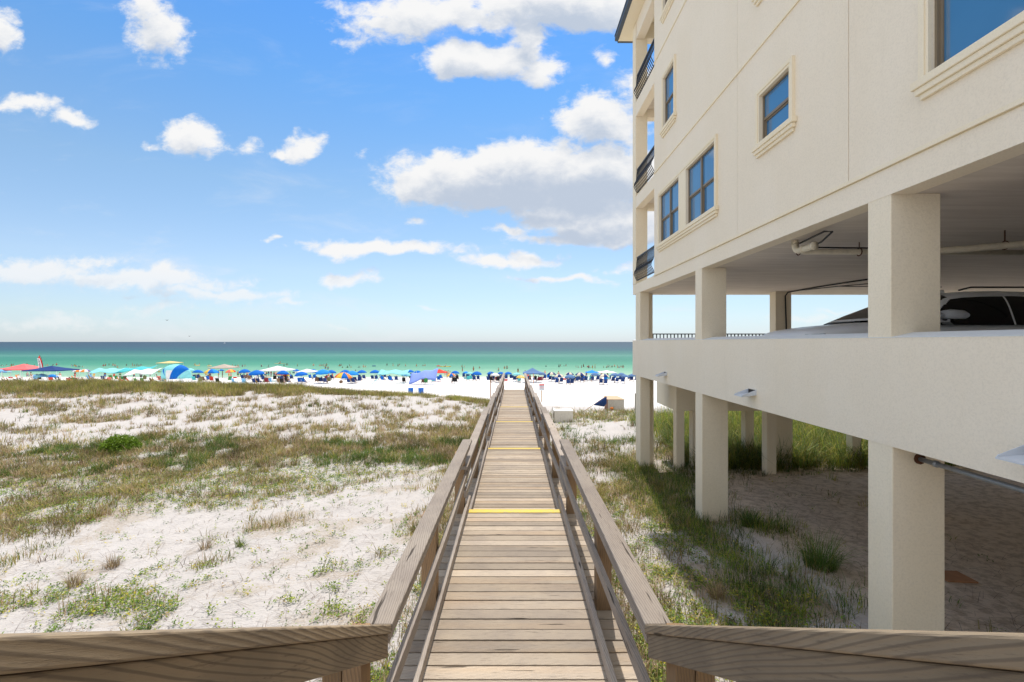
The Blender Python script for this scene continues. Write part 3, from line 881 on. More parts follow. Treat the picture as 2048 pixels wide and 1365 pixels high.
# facade with window openings  (y = distance, z = height)
WIN = {  # name: y0, y1, z0, z1
 'single_b': (12.18, 13.03, 5.95, 7.37), 'single_a': (7.06, 7.92, 3.36, 4.18), 'single_up': (7.06, 7.92, 5.98, 7.40),
 'single_top': (12.18, 13.03, 9.18, 10.6), 'pair_far': (11.80, 13.39, 2.80, 4.19), 'pair_near': (9.70, 11.30, 2.80, 4.19),
 'big': (2.7, 4.68, 2.68, 4.60), 'pair_up_near': (9.0, 10.6, 9.2, 10.6)}
def wall_holes(mb, y0, y1, z0, z1, holes, xa, xb):
    ysx = sorted({y0, y1, *[h_[0] for h_ in holes], *[h_[1] for h_ in holes]}); zsx = sorted({z0, z1, *[h_[2] for h_ in holes], *[h_[3] for h_ in holes]})
    ysx = [v for v in ysx if y0 <= v <= y1]; zsx = [v for v in zsx if z0 <= v <= z1]
    ins = lambda y_, z_: any(h_[0] < y_ < h_[1] and h_[2] < z_ < h_[3] for h_ in holes)
    for a, b_ in zip(ysx, ysx[1:]):
        run = None
        for c_, d_ in zip(zsx, zsx[1:]):
            if ins((a+b_)/2, (c_+d_)/2):
                if run: mb.box(xa, xb, a, b_, run[0], run[1], .5); run = None
            else: run = (run[0], d_) if run else (c_, d_)
        if run: mb.box(xa, xb, a, b_, run[0], run[1], .5)
holes = list(WIN.values())
joints = [(5.835, 5.847, 2.02, 11.6), (8.755, 8.763, 2.02, 11.6), (.5, .512, 2.02, 11.6)]
ob_holes = holes + [j for j in joints]
mb = MB()
wall_holes(mb, -14, 13.95, 2.02, 11.6, ob_holes, WX, WX + .02)
mb.build('stucco_skin', STU, H)
mb = MB(); wall_holes(mb, -14, 13.95, 2.02, 11.6, holes, WX + .0201, WX + .26)
mb.build('side_wall', STU, H)
mb = MB(); mb.box(WX, WX + .26, -14, 13.95, 1.646, 1.950, .5)
mb.build('lower_band', STU, H)
mb = MB(); mb.box(WX + .012, WX + .25, -14, 13.945, 1.950, 2.02, .5)
mb.build('band_recess', TRIM, H)
for zc in (2.0, 5.04, 8.34):
    mb = MB()
    if zc == 2.0:
        mb.box(WX - .028, WX + .012, -14, 13.95, 1.963, 2.008, .5)
        mb.box(WX - .012, WX + .012, -14, 13.94, 2.008, 2.016, .5)
    else:
        mb.box(WX - .022, WX - .0005, -14, 13.95, zc - .02, zc + .02, .5)
    mb.build('string_course', TRIM, H)
# far end wall, inner ceiling, roof
mb = MB(); mb.box(WX + .262, 21, 13.70, 13.948, 2.02, 11.6, .5); mb.build('end_wall', STU, H)
mb = MB(); mb.box(WX + .262, 21, -14, 16.45, 1.66, 1.99, .5)
mb.build('garage_ceiling', CONC, H)
mb = MB(); mb.box(20.8, 21, -14, 16.4, -1.0, 1.658, .5); mb.box(WX+.3, 20.7, -14, -13.8, -.95, 1.655, .5); mb.build('back_wall', STU, H)
mb = MB(); mb.box(WX + .003, WX + .26, 13.952, 16.47, 1.66, 1.99, .5); mb.build('balcony_edge', STU, H)
for (zt, zb2) in ((5.02, 4.61), (8.27, 7.78)):
    mb = MB(); mb.box(WX + .003, WX + .25, 13.955, 16.06, zb2, zt, .5); mb.box(WX + .4, 20.9, 16.12, 16.42, zb2, zt, .5); mb.build('balcony_edge', STU, H)
    mb = MB(); mb.box(WX + .252, 20.9, 13.955, 16.11, zt - .22, zt - .01, .5); mb.build('balcony_slab', CONC, H)
mb = MB(); mb.box(WX + .02, WX + .30, 13.955, 16.06, 10.46, 11.04, .5); mb.box(WX + .4, 20.9, 16.1, 16.4, 10.5, 11.04, .5); mb.build('balcony_edge', STU, H)
# balcony columns
for x0 in (WX, 8.6, 13, 17.4):
    mb = MB(); mb.box(x0, x0 + .40, 16.07, 16.48, 2.0, 11.04, .5); mb.build('balcony_column', COLM, H)
# eave and roof
mb = MB(); mb.box(3.82, 21.6, -14.3, 17.10, 11.05, 11.10, .5); mb.build('soffit', TRIM, H)
mb = MB()
mb.hexa([(3.72,-14.4,11.12),(3.82,-14.4,11.045),(3.82,17.12,11.045),(3.72,17.2,11.12),(3.72,-14.4,11.30),(3.82,-14.4,11.30),(3.82,17.2,11.30),(3.72,17.2,11.30)])
mb.box(3.82, 21.6, 17.11, 17.2, 11.045, 11.30)
mb.build('gutter', plain('dark_gutter', (.045,.055,.07), .5, .4), H)
mb = MB(); mb.hexa([(3.70,-14.4,11.302),(21.7,-14.4,11.302),(21.7,17.22,11.302),(3.70,17.22,11.302),(12,-12,14.2),(13.5,-12,14.2),(13.5,12,14.2),(12,12,14.2)]); mb.build('roof', SHING, H)

# windows
def window(y0, y1, z0, z1, panes, sill=True, trim_top=True):
    wn = MB(); fw = .028; xr = WX + .030
    wn.box(xr, xr + .07, y0, y0 + fw, z0, z1); wn.box(xr, xr + .07, y1 - fw, y1, z0, z1)
    wn.box(xr, xr + .07, y0 + fw, y1 - fw, z1 - fw, z1); wn.box(xr, xr + .07, y0 + fw, y1 - fw, z0, z0 + fw)
    wo_ = wn.build('window', BRONZE, H)
    ed = MB(); pw = (y1 - y0) / panes
    for k in range(panes):
        a = y0 + k*pw; b_ = a + pw; zm = (z0 + z1) / 2
        if k: ed.box(xr - .012, xr + .06, a - .030, a + .030, z0 + fw, z1 - fw)
        # meeting rail, lower sash set behind the upper one
        ed.box(xr + .008, xr + .05, a + fw, b_ - fw, zm - .022, zm + .022)
        ed.box(xr + .03, xr + .06, a + fw, b_ - fw, zm - .05, zm - .0225)
        ed.box(xr + .03, xr + .06, a + fw, a + fw + .028, z0 + fw, zm - .051); ed.box(xr + .03, xr + .06, b_ - fw - .028, b_ - fw, z0 + fw, zm - .051)
        for (pz0, pz1, px_) in ((zm + .022, z1 - fw, xr + .022), (z0 + fw, zm - .05, xr + .046)):
            gp = MB(); gp.box(px_, px_ + .008, a + fw + .004, b_ - fw - .004, pz0, pz1)
            gp.build('pane', GLASS, wo_)
    ed.build('sash', BRONZE, wo_)
    bk = MB(); bk.box(xr + .071, xr + .09, y0, y1, z0, z1); bk.build('backing', DARK, wo_)
def surround(y0, y1, z0, z1, mid=None, ylo_open=False):
    m_ = MB(); tw = .105; pr = .035
    m_.box(WX - pr, WX - .0005, y0 - tw, y0 - .0, z0, z1 + tw); m_.box(WX - pr, WX - .0005, y1, y1 + tw, z0, z1 + tw)
    m_.box(WX - pr, WX - .0005, y0 + .0, y1 - .0, z1, z1 + tw)
    m_.box(WX - pr - .012, WX - pr - .0005, y0 - tw, y0 - tw*.35, z0 + .001, z1 + tw); m_.box(WX - pr - .012, WX - pr - .0005, y1 + tw*.35, y1 + tw, z0 + .001, z1 + tw)
    m_.box(WX - pr - .012, WX - pr - .0005, y0 - tw*.35, y1 + tw*.35, z1 + tw*.45, z1 + tw)
    if mid: m_.box(WX - pr, WX - .0005, mid[0], mid[1], z0, z1)
    m_.build('window_surround', TRIM, H)
    s_ = MB(); e = .16
    s_.box(WX - .085, WX - .0005, y0 - e, y1 + e, z0 - .085, z0 - .0)
    s_.box(WX - .065, WX - .0005, y0 - e + .03, y1 + e - .03, z0 - .15, z0 - .085)
    s_.box(WX - .040, WX - .0005, y0 - e + .06, y1 + e - .06, z0 - .205, z0 - .15)
    s_.build('window_sill', TRIM, H, bevel=.008)
for k in ('single_b', 'single_a', 'single_up', 'single_top'):
    window(*WIN[k], 1); surround(*WIN[k])
window(*WIN['pair_far'], 2); window(*WIN['pair_near'], 2)
surround(9.70, 13.39, 2.80, 4.19, (11.30, 11.80))
window(*WIN['pair_up_near'], 2); surround(*WIN['pair_up_near'])
window(*WIN['big'], 1); surround(*WIN['big'])

# balcony railings with bellied balusters
for zf in (2.0, 5.03, 8.28):
    r_ = MB(); zt = zf + .90
    r_.box(WX + .03, WX + .07, 14.0, 16.05, zt - .02, zt + .02); r_.box(WX + .035, WX + .065, 14.0, 16.05, zf + .10, zf + .13)
    ro = r_.build('balcony_railing', IRON, H)
    b_ = MB()
    for k in range(18):
        yk = 14.03 + k*.117
        if zf > 2.5 or True:
            pts = []
            for u in np.linspace(0, 1, 9):
                bell = -.16*math.exp(-((u-.28)/.22)**2) + .03*math.sin(u*6.28)
                pts.append((WX + .05 + bell, yk, zf + .115 + u*(.90 - .135)))
            b_.tube(pts, .013, 5)
    b_.build('balusters', IRON, ro)
# garage level: parapet, floor, columns
mb = MB(); mb.hexa([(WX,-14,-1.167),(WX+.16,-14,-1.167),(WX+.16,16.5,-1.167),(WX,16.5,-1.167),(WX,-14,.05),(WX+.24,-14,.105),(WX+.24,16.5,.105),(WX,16.5,.05)], .5)
mb.build('parapet', STU, H)
mb = MB(); mb.hexa([(WX-.004,-14,.046),(WX-.004,-14,.052),(WX-.004,16.504,.052),(WX-.004,16.504,.046),(WX+.25,-14,.100),(WX+.25,-14,.108),(WX+.25,16.504,.108),(WX+.25,16.504,.100)], .5)
mb.build('parapet_cap', plain('pale_weathered_cap', (.74,.75,.74), .6, .3, .06, 20, .2), H)
mb = MB(); mb.box(WX + .242, 20.9, -14, 16.42, -1.16, -.92, .5); mb.build('garage_floor', CONC, H)
for (x0, x1, y0, y1, nm) in [(WX+.004, WX+.56, 5.19, 5.53, 0), (WX+.004, WX+.56, 10.43, 10.80, 0), (WX+.004, WX+.30, 15.53, 16.10, 0),
        (WX+.31, WX+.52, 15.85, 16.30, 0), (8.60, 9.12, 15.30, 15.66, 0), (13.0, 13.5, 15.3, 15.66, 0), (8.6, 9.12, 10.43, 10.8, 0), (8.6, 9.12, 5.19, 5.53, 0),
        (13, 13.5, 10.4, 10.8, 0), (17.4, 17.9, 15.3, 15.7, 0), (WX+.004, WX+.56, -.05, .3, 0), (WX+.004, WX+.56, -5.3, -4.95, 0), (13, 13.5, 5.2, 5.53, 0)]:
    mb = MB(); mb.box(x0, x1, y0, y1, -.92, 1.6585, .5); mb.build('garage_column', COLM, H, bevel=.008)
    gz = float(ground((x0+x1)/2, y0)) - .5
    mb = MB(); mb.box(x0 + .001, x1 + .03, y0 - .02, y1, gz, -1.1605, .5); mb.build('support_column', COLM, H, bevel=.010)
# small columns and the beam of the lower terrace at the far end
for (x0, w_, y0, l_) in [(5.33,.27,15.3,.30),(5.92,.22,15.45,.3),(7.82,.30,14.4,.30),(7.90,.30,15.9,.3),(11.2,.3,15.4,.3),(14.8,.22,20.0,.22)]:
    gz = float(ground(x0, y0)) - .4
    mb = MB(); mb.box(x0 + .003, x0 + w_, y0, y0 + l_, gz, -1.1605 if y0 < 15 or x0 > 14 else -2.272, .5); mb.build('support_column', COLM, H, bevel=.008)
mb = MB(); mb.box(5.33, 8.55, 15.29, 17.4, -2.27, -1.1605, .5); mb.build('terrace_beam', COLM, H)
# railing on the sea side of the garage
r_ = MB(); r_.box(WX + .5, 20.8, 16.36, 16.40, .255, .29); r_.box(WX + .5, 20.8, 16.365, 16.395, -.80, -.77)
ro = r_.build('garage_railing', IRON, H)
b_ = MB()
for k in range(100): b_.box(WX + .55 + k*.125, WX + .577 + k*.125, 16.36, 16.40, -.769, .254)
b_.build('balusters', IRON, ro)
# drain spouts on the parapet
for (yy_, wd) in ((12.9, .24), (8.2, .28), (3.66, .30)):
    s_ = MB(); zc = -.915
    for (xa, xb, ya, yb, za, zb3) in ((WX-.26, WX+.02, yy_-wd/2, yy_+wd/2, zc-.012, zc),):
        s_.hexa([(xa,ya,za-.03),(xb,ya,za),(xb,yb,za),(xa,yb,za-.03),(xa,ya,zb3-.03),(xb,ya,zb3),(xb,yb,zb3),(xa,yb,zb3-.03)])
    for yk in (yy_-wd/2, yy_+wd/2-.006):
        s_.hexa([(WX-.26,yk,zc-.035),(WX+.01,yk,zc+.001),(WX+.01,yk+.006,zc+.001),(WX-.26,yk+.006,zc-.035),(WX-.24,yk,zc-.01),(WX+.01,yk,zc+.085),(WX+.01,yk+.006,zc+.085),(WX-.24,yk+.006,zc-.01)])
    so = s_.build('drain_spout', ALU, H)
    k_ = MB(); k_.box(WX - .006, WX + .01, yy_-wd/2+.01, yy_+wd/2-.01, zc + .004, zc + .075); k_.build('drain_opening', DARK, so)
# pipes under the garage ceiling
def arc(c, r, a0, a1, ax, n=6):
    pts = []
    for k in range(n+1):
        a = a0 + (a1-a0)*k/n
        pts.append(tuple(Vector(c) + Vector(ax[0])*r*math.cos(a) + Vector(ax[1])*r*math.sin(a)))
    return pts
class TB:
    def __init__(self): self.l = []
    def tube(self, *a, **k): self.l.append((a, k))
    def build(self, name, mat, parent, smooth=False):
        for a, k in self.l: m_ = MB(); m_.tube(*a, **k); m_.build(name, mat, parent, smooth)
pv = TB()
pv.tube([(4.60,7.62,1.67),(4.60,7.62,1.60)] + arc((4.60,7.49,1.60), .13, 0, -math.pi/2, ((0,1,0),(0,0,1))) + [(4.58,7.2,1.462),(4.55,7.08,1.455)], .052, 10)
pv.tube([(4.55,7.08,1.455),(4.555,7.04,1.455)], .064, 10); pv.tube([(4.59,7.40,1.47),(4.59,7.36,1.47)], .062, 10)
pv.tube([(4.80,7.75,1.50),(7.2,7.75,1.49),(9.0,7.75,1.48)], .045, 10)
pv.tube([(6.3,7.55,1.44),(7.05,7.10,1.43),(8.9,5.6,1.42),(10.5,4.4,1.42)], .05, 10); pv.tube([(8.9,11.5,1.55),(10.2,11.5,1.55),(10.2,11.5,1.68)], .045, 8)
pv.build('drain_pipe', PVC, H, smooth=True)
rg = TB()
for (x_, y_, z_) in ((5.75,7.75,1.495),(7.3,6.92,1.435),(8.85,11.5,1.55),(4.72,7.72,1.50)):
    rg.tube(arc((x_,y_,z_), .062, 0, 2*math.pi, ((0,1,0),(0,0,1)), 12) + [(x_,y_+.03,z_+.055),(x_,y_,z_+.07),(x_,y_,1.67)], .009, 5, False)
rg.build('pipe_hanger', RUST, H, smooth=True)
bl = TB()
bl.tube([(4.64,7.55,1.60),(4.50,6.75,1.60),(4.32+.16,6.55,1.55),(4.62,7.0,1.50),(4.9,7.70,1.565),(5.4,7.72,1.56),(6.4,7.73,1.555)], .014, 6)
bl.tube([(8.95,15.28,-.9),(8.93,15.27,.6),(8.90,15.27,1.5),(8.95,15.2,1.62),(9.05,14.0,1.635),(9.15,12.8,1.63),(9.3,11.6,1.63)], .022, 6)
bl.tube([(9.0,14.9,1.63),(9.35,13.4,1.60),(10.2,11.9,1.58)], .014, 6); bl.tube([(9.3,13.4,1.60),(12.5,13.6,1.60)], .012, 6)
bl.tube([(7.0,8.6,1.63),(10.2,6.2,1.62)], .012, 6); bl.tube([(8.7,11.4,1.50),(10.1,11.4,1.50),(10.12,11.4,1.66)], .013, 6)
bl.build('black_cable', BLACKP, H, smooth=True)
gv = MB(); gv.tube([(4.50,5.18,-1.30),(4.50,4.5,-1.31),(4.49,1.5,-1.325)], .026, 10); gv.tube([(4.50,4.98,-1.302),(4.50,4.94,-1.303)], .036, 10)
gv.build('conduit', GALV, H, smooth=True)
mb = MB(); mb.tube([(4.50,5.168,-1.30),(4.50,5.150,-1.30)], .06, 12); mb.build('pipe_opening', RUST, H)
mb = MB(); mb.box(4.50, 4.60, 11.3, 11.42, 1.56, 1.6585); mb.box(4.52, 4.58, 11.28, 11.30, 1.57, 1.63); mb.build('junction_box', plain('grey_box', (.30,.28,.25), .6), H, bevel=.005)

# ------------------------------------------------------------------ SUV in the garage
CAR = empty('parked_car', (7.2, 8.6, -.92), 'white sport utility vehicle with tinted windows parked in the raised garage', 'car')
PAINT = plain('white_car_paint', (.86,.87,.88), .22, .6, .02)
CGL = plain('dark_tinted_glass', (.006,.006,.007), .06, .6, .05)
TYRE = plain('tyre_rubber', (.02,.02,.02), .85); RIM = plain('alloy_rim', (.45,.46,.48), .3, .5, .1, 6, 0, .8)
yc_ = 8.60
def loft_sections(keys, n):
    ks = sorted(keys); xs = np.array([k_[0] for k_ in ks]); o_ = []
    X = np.unique(np.concatenate([np.linspace(xs[0], xs[-1], n), xs]))
    cols = [np.interp(X, xs, [k_[i] for k_ in ks]) for i in range(1, len(ks[0]))]
    return X, cols
X, (hw, zb_, zt_) = loft_sections([(4.82,.55,-.30,.02),(4.86,.78,-.48,.12),(5.0,.88,-.55,.19),(5.2,.93,-.58,.235),(5.6,.965,-.60,.29),(6.2,.98,-.60,.345),(6.8,.985,-.60,.365),
    (9.2,.985,-.60,.375),(9.62,.95,-.55,.33),(9.75,.86,-.45,.2),(9.80,.6,-.2,.05)], 40)
NR = 40
def ring(x_, hw_, zb0, zt0, e=5.0, taper=0.0):
    pts = []
    for k in range(NR):
        a = 2*math.pi*(k+.5)/NR; c_, s_ = math.cos(a), math.sin(a)
        u = math.copysign(abs(c_)**(2/e), c_); v = math.copysign(abs(s_)**(2/e), s_)
        zc = (zb0+zt0)/2 + v*(zt0-zb0)/2
        wv = hw_*(1 - taper*(v+1)/2)
        pts.append((x_, yc_ + u*wv, zc))
    return pts
body = MB(); V = []
for x_, a_, b2, c2 in zip(X, hw, zb_, zt_): V += ring(x_, a_, b2, c2 + .0, 4.5, .03)
Fc = [(i*NR+k, i*NR+(k+1)%NR, (i+1)*NR+(k+1)%NR, (i+1)*NR+k) for i in range(len(X)-1) for k in range(NR)] + [tuple(range(NR)), tuple((len(X)-1)*NR+k for k in range(NR))[::-1]]
body.add(V, Fc, .5); body.build('body', PAINT, CAR, smooth=True)
NG = 60
Xg = np.linspace(6.25, 9.72, 110)
top = np.interp(Xg, [6.25,6.6,7.0,7.35,7.6,7.9,8.4,9.1,9.35,9.6,9.72], [.36,.52,.685,.805,.845,.865,.875,.85,.80,.55,.36])
hwg = np.interp(Xg, [6.25,6.6,7.2,7.8,9.2,9.72], [.84,.90,.925,.93,.93,.88])
pts = []
for x_, a_, b2 in zip(Xg, hwg, top):
    row = []
    for k in range(NG+1):   # arch from one side over the roof to the other
        u = k/NG; a = math.pi*u
        c_, s_ = math.cos(a), math.sin(a)
        uu = math.copysign(abs(c_)**(2/6.5), c_); v = s_**(2/5.0)
        row.append((x_, yc_ - uu*a_*(1 - .20*v*min(1, (b2-.3)/.5)), .28 + (b2-.28)*v + .02*math.sin(math.pi*u)))
    pts.append(row)
sel = {'roof': [], 'windshield': [], 'side_window': [], 'side_window2': []}
NGv = NG+1
for i in range(len(Xg)-1):
    for k in range(NG):
        c_ = [sum(pts[a][b][j] for a, b in ((i,k),(i+1,k),(i+1,k+1),(i,k+1)))/4 for j in range(3)]
        nx_ = (top[i+1]-top[i])/(Xg[i+1]-Xg[i])
        tcur = top[i]; side = abs(c_[1]-yc_) > hwg[i]*(1-.20*.8)-.055 and c_[2] < tcur - .045
        key = 'roof'
        if nx_ > .25 and c_[0] < 7.40 and abs(c_[1]-yc_) < hwg[i]*.80 - .03 and c_[2] > tcur - .05 and c_[0] > 6.34: key = 'windshield'
        elif side and c_[2] > .345 and c_[0] > 6.92 + 0.0 and c_[2] < tcur - .055 - max(0, .30*(7.5-c_[0])) and c_[0] < 9.25 and abs(c_[0]-8.28) > .012:
            key = 'side_window' if c_[1] < yc_ else 'side_window2'
        sel[key].append((i*NGv+k, (i+1)*NGv+k, (i+1)*NGv+k+1, i*NGv+k+1))
flat = [p_ for row in pts for p_ in row]
for key, fs in sel.items():
    used = sorted({i for f in fs for i in f}); mp = {a: b for b, a in enumerate(used)}
    m_ = MB(); m_.add([flat[i] for i in used], [tuple(mp[i] for i in f)[::-1] for f in fs], .5)
    m_.build('side_window' if 'side' in key else key, PAINT if key == 'roof' else CGL, CAR, smooth=True)
for s_ in (-1, 1):
    yy_ = yc_ + s_*1.06
    m_ = MB()
    V = []
    secs = [(6.92,.04,.05),(6.95,.09,.07),(7.08,.115,.085),(7.26,.10,.075),(7.33,.05,.05)]
    for (x_, hh, ww) in secs:
        for k in range(12):
            a = 2*math.pi*k/12; V.append((x_, yy_ + ww*1.3*math.cos(a), .43 + max(-.062, hh*math.sin(a)*.85)))
    m_.add(V, [(i*12+k, i*12+(k+1)%12, (i+1)*12+(k+1)%12, (i+1)*12+k) for i in range(4) for k in range(12)] + [tuple(range(12)), tuple(48+k for k in range(12))[::-1]])
    mo = m_.build('mirror', plain('mirror_shell', (.62,.65,.70), .3, .5, .03), CAR, smooth=True)
    m_ = MB(); m_.beam((6.95, yy_ + .04*s_, .345), (7.18, yy_ - .13*s_, .30), .12, .05); m_.box(6.93, 7.30, yy_-.06, yy_+.06, .345, .372); m_.build('mirror_base', CGL, mo)
    m_ = MB(); m_.tube([(7.55, yc_ + s_*.70, .875),(7.75, yc_ + s_*.71, .925),(8.9, yc_ + s_*.71, .925),(9.15, yc_ + s_*.70, .875)], .016, 6); m_.build('roof_rail', IRON, CAR, smooth=True)
    m_ = MB(); m_.beam((4.98, yc_ + s_*.66, .06), (5.18, yc_ + s_*.86, .07), .10, .14); m_.build('headlight', plain('headlight_glass', (.5,.52,.55), .1, .6), CAR)
    for wx in (5.75, 8.75):
        m_ = MB(); m_.tube([(wx, yc_ + s_*.72, -.54),(wx, yc_ + s_*.78, -.54),(wx, yc_ + s_*.95, -.54),(wx, yc_ + s_*.99, -.54)], [.33,.37,.37,.33], 28); wh = m_.build('wheel', TYRE, CAR, smooth=False)
        m_ = MB(); m_.tube([(wx, yc_ + s_*.90, -.54),(wx, yc_ + s_*1.0, -.54)], [.25,.22], 20); m_.build('rim', RIM, wh)
    m_ = MB(); m_.box(7.9, 8.1, yc_ + s_*.985, yc_ + s_*1.01, .14, .17); m_.build('door_handle', PAINT, CAR, bevel=.006)
m_ = MB(); m_.hexa([(7.62,yc_-.03,.86),(7.62,yc_+.03,.86),(7.95,yc_+.02,.885),(7.95,yc_-.02,.885),(7.84,yc_-.01,.95),(7.84,yc_+.01,.95),(7.93,yc_+.008,.96),(7.93,yc_-.008,.96)]); m_.build('antenna', PAINT, CAR)
# ------------------------------------------------------------------ the beach
def fabric(name, col, trans=.25, rough=.8):
    if name in MATS: return MATS[name]
    m, t = newmat(name)
    geo = t.n('ShaderNodeNewGeometry'); n_ = t.noise(geo.outputs['Position'], 3, 3)
    c = t.mix(n_, tuple(v*.86 for v in col) + (1,), tuple(min(1, v*1.12) for v in col) + (1,))
    d = principled(t, c, rough, .2); tr = t.n('ShaderNodeBsdfTranslucent'); t.set(tr.inputs[0], c)
    mx = t.n('ShaderNodeMixShader'); mx.inputs[0].default_value = trans
    t.set(mx.inputs[1], d.outputs[0]); t.set(mx.inputs[2], tr.outputs[0]); out(t, mx)
    MATS[name] = m
    return m
FC = dict(blue=(.005,.165,.62), azure=(.02,.30,.80), navy=(.025,.065,.22), cream=(.80,.70,.56), white=(.84,.84,.84), teal=(.10,.55,.58), aqua=(.30,.72,.76),
          pink=(.86,.20,.20), red=(.78,.07,.05), lavender=(.26,.36,.78), tan=(.52,.44,.37), slate=(.13,.24,.45), yellow=(.85,.58,.08), orange=(.85,.30,.06), gold=(.86,.62,.28),
          green=(.06,.28,.09), lime=(.25,.60,.08), purple=(.22,.17,.50), brown=(.25,.15,.09), black=(.02,.02,.022), sky=(.22,.52,.80), olive=(.22,.22,.10), maroon=(.25,.03,.05), grey=(.30,.30,.31))
def fab(c, trans=.22): return fabric('cloth_' + c, FC[c], trans)
def poly_mesh(name, V, Fs, mi, mats, parent=None, smooth=True, solid=.012):
    me = bpy.data.meshes.new(name); me.from_pydata([tuple(v) for v in V], [], Fs)
    for m_ in mats: me.materials.append(m_)
    if mi is not None: me.polygons.foreach_set('material_index', mi)
    if smooth: me.shade_smooth()
    me.update()
    o = bpy.data.objects.new(name, me); COL.objects.link(o)
    if parent is not None: o.parent = parent
    if solid: sm = o.modifiers.new('thickness', 'SOLIDIFY'); sm.thickness = solid
    return o
def dfor(py, h):
    lo, hi = 41.0, 260.0
    for _i in range(40):
        mid = (lo + hi)/2
        if VY - F*(float(zbeach(mid)) + h)/mid > py: lo = mid
        else: hi = mid
    return (lo + hi)/2
def at(px, d): return (px - VX)*d/F
LAND = [(48,'the pink canopy'), (82,'the red feather flag'), (104,'the navy canopy'), (270,'the turquoise sunshade'), (348,'the turquoise dome tent'), (448,'the tan canopy'), (555,'the big white canopy'),
        (614,'the small white canopy'), (690,'the rainbow umbrella'), (786,'the aqua sunshade'), (846,'the lavender sunshade'), (879,'the red canopy'), (981,'the wooden marker post'),
        (1027,'the boardwalk end'), (1065,'the slate blue canopy'), (1184,'the bright blue canopy'), (1214,'the flat white canopy'), (1262,'the house corner')]
ORD = ['nearest', 'second', 'third', 'fourth', 'fifth', 'sixth', 'seventh', 'eighth', 'ninth', 'tenth', 'eleventh', 'twelfth', 'thirteenth', 'fourteenth', 'fifteenth', 'sixteenth', 'seventeenth', 'eighteenth', 'nineteenth', 'twentieth']
TOLABEL = []      # object, description, px
def later(o, desc, cat, group, px): tag(o, None, cat, group); TOLABEL.append((o, desc, px)); return o
PROTO = {}
def clone(root, loc, rz=0, tilt=None, scale=1, mats=None):
    r = root.copy(); COL.objects.link(r); r.location = loc; r.rotation_euler = (tilt[0] if tilt else 0, tilt[1] if tilt else 0, rz); r.scale = (scale,)*3 if not isinstance(scale, tuple) else scale
    for ch in root.children:
        c = ch.copy(); COL.objects.link(c); c.parent = r
        if mats and ch.name.split('.')[0] in mats:
            c.material_slots[0].link = 'OBJECT'; c.material_slots[0].material = mats[ch.name.split('.')[0]]
    return r
POLEW = plain('white_pole', (.75,.75,.74), .4, .4, .05)
WOODP = plain('varnished_pole', (.40,.25,.12), .6, .3, .2, 20)
# --- umbrellas
def make_umbrella(cols, valance=None):
    root = empty('beach_umbrella', (0, 0, 0))
    V = [(0,0,2.13)]; Fs = []; mi = []; n = 16; R_ = [(.34,2.06),(.70,1.90),(.98,1.68),(1.14,1.44)]
    for j, (r, z) in enumerate(R_):
        for k in range(n):
            a = 2*math.pi*k/n; sc_ = (k % 2)
            V.append((r*math.cos(a)*(1-.035*sc_*(j/3)), r*math.sin(a)*(1-.035*sc_*(j/3)), z + (.05*sc_ if j == 3 else .015*sc_*j/3)))
    for k in range(n): Fs.append((0, 1+k, 1+(k+1)%n)); mi.append((k//2) % len(cols))
    for j in range(3):
        for k in range(n): Fs.append((1+j*n+k, 1+(j+1)*n+k, 1+(j+1)*n+(k+1)%n, 1+j*n+(k+1)%n)); mi.append((k//2) % len(cols))
    poly_mesh('canopy', V, Fs, mi, [fab(c) for c in cols], root)
    m_ = MB(); m_.tube([(0,0,-.3),(0,0,2.2)], .022, 6)
    m_.build('pole', POLEW if len(cols) > 3 else WOODP, root, world_=False)
    m_ = MB()
    for k in range(8):
        a = 2*math.pi*k/8; m_.tube([(0,0,1.72),(.62*math.cos(a),.62*math.sin(a),1.955)], .006, 4, False)
    m_.build('ribs', POLEW, root, world_=False)
    return root
UK = {'blue': (['blue'], 'royal blue beach umbrella'), 'azure': (['azure'], 'bright azure beach umbrella'), 'navy': (['slate'], 'plain navy blue beach umbrella'),
      'stripe': (['navy','cream'], 'navy and cream panelled beach umbrella'), 'rainbow': (['red','yellow','blue','orange','sky','white','azure','yellow'], 'rainbow panelled beach umbrella'),
      'rings': (['purple','white','orange','white'], 'white purple and orange beach umbrella'), 'white': (['white'], 'white beach umbrella'), 'aqua': (['aqua'], 'pale aqua beach umbrella'),
      'sky': (['sky','aqua'], 'light blue beach umbrella'), 'sunny': (['yellow','red','orange','pink'], 'red and yellow beach umbrella'), 'yellow': (['yellow','gold'], 'small yellow beach umbrella'), 'bluew': (['blue','azure','blue','yellow'], 'blue and yellow beach umbrella')}
for k_, (c_, d_) in UK.items(): PROTO['u_' + k_] = make_umbrella(c_)
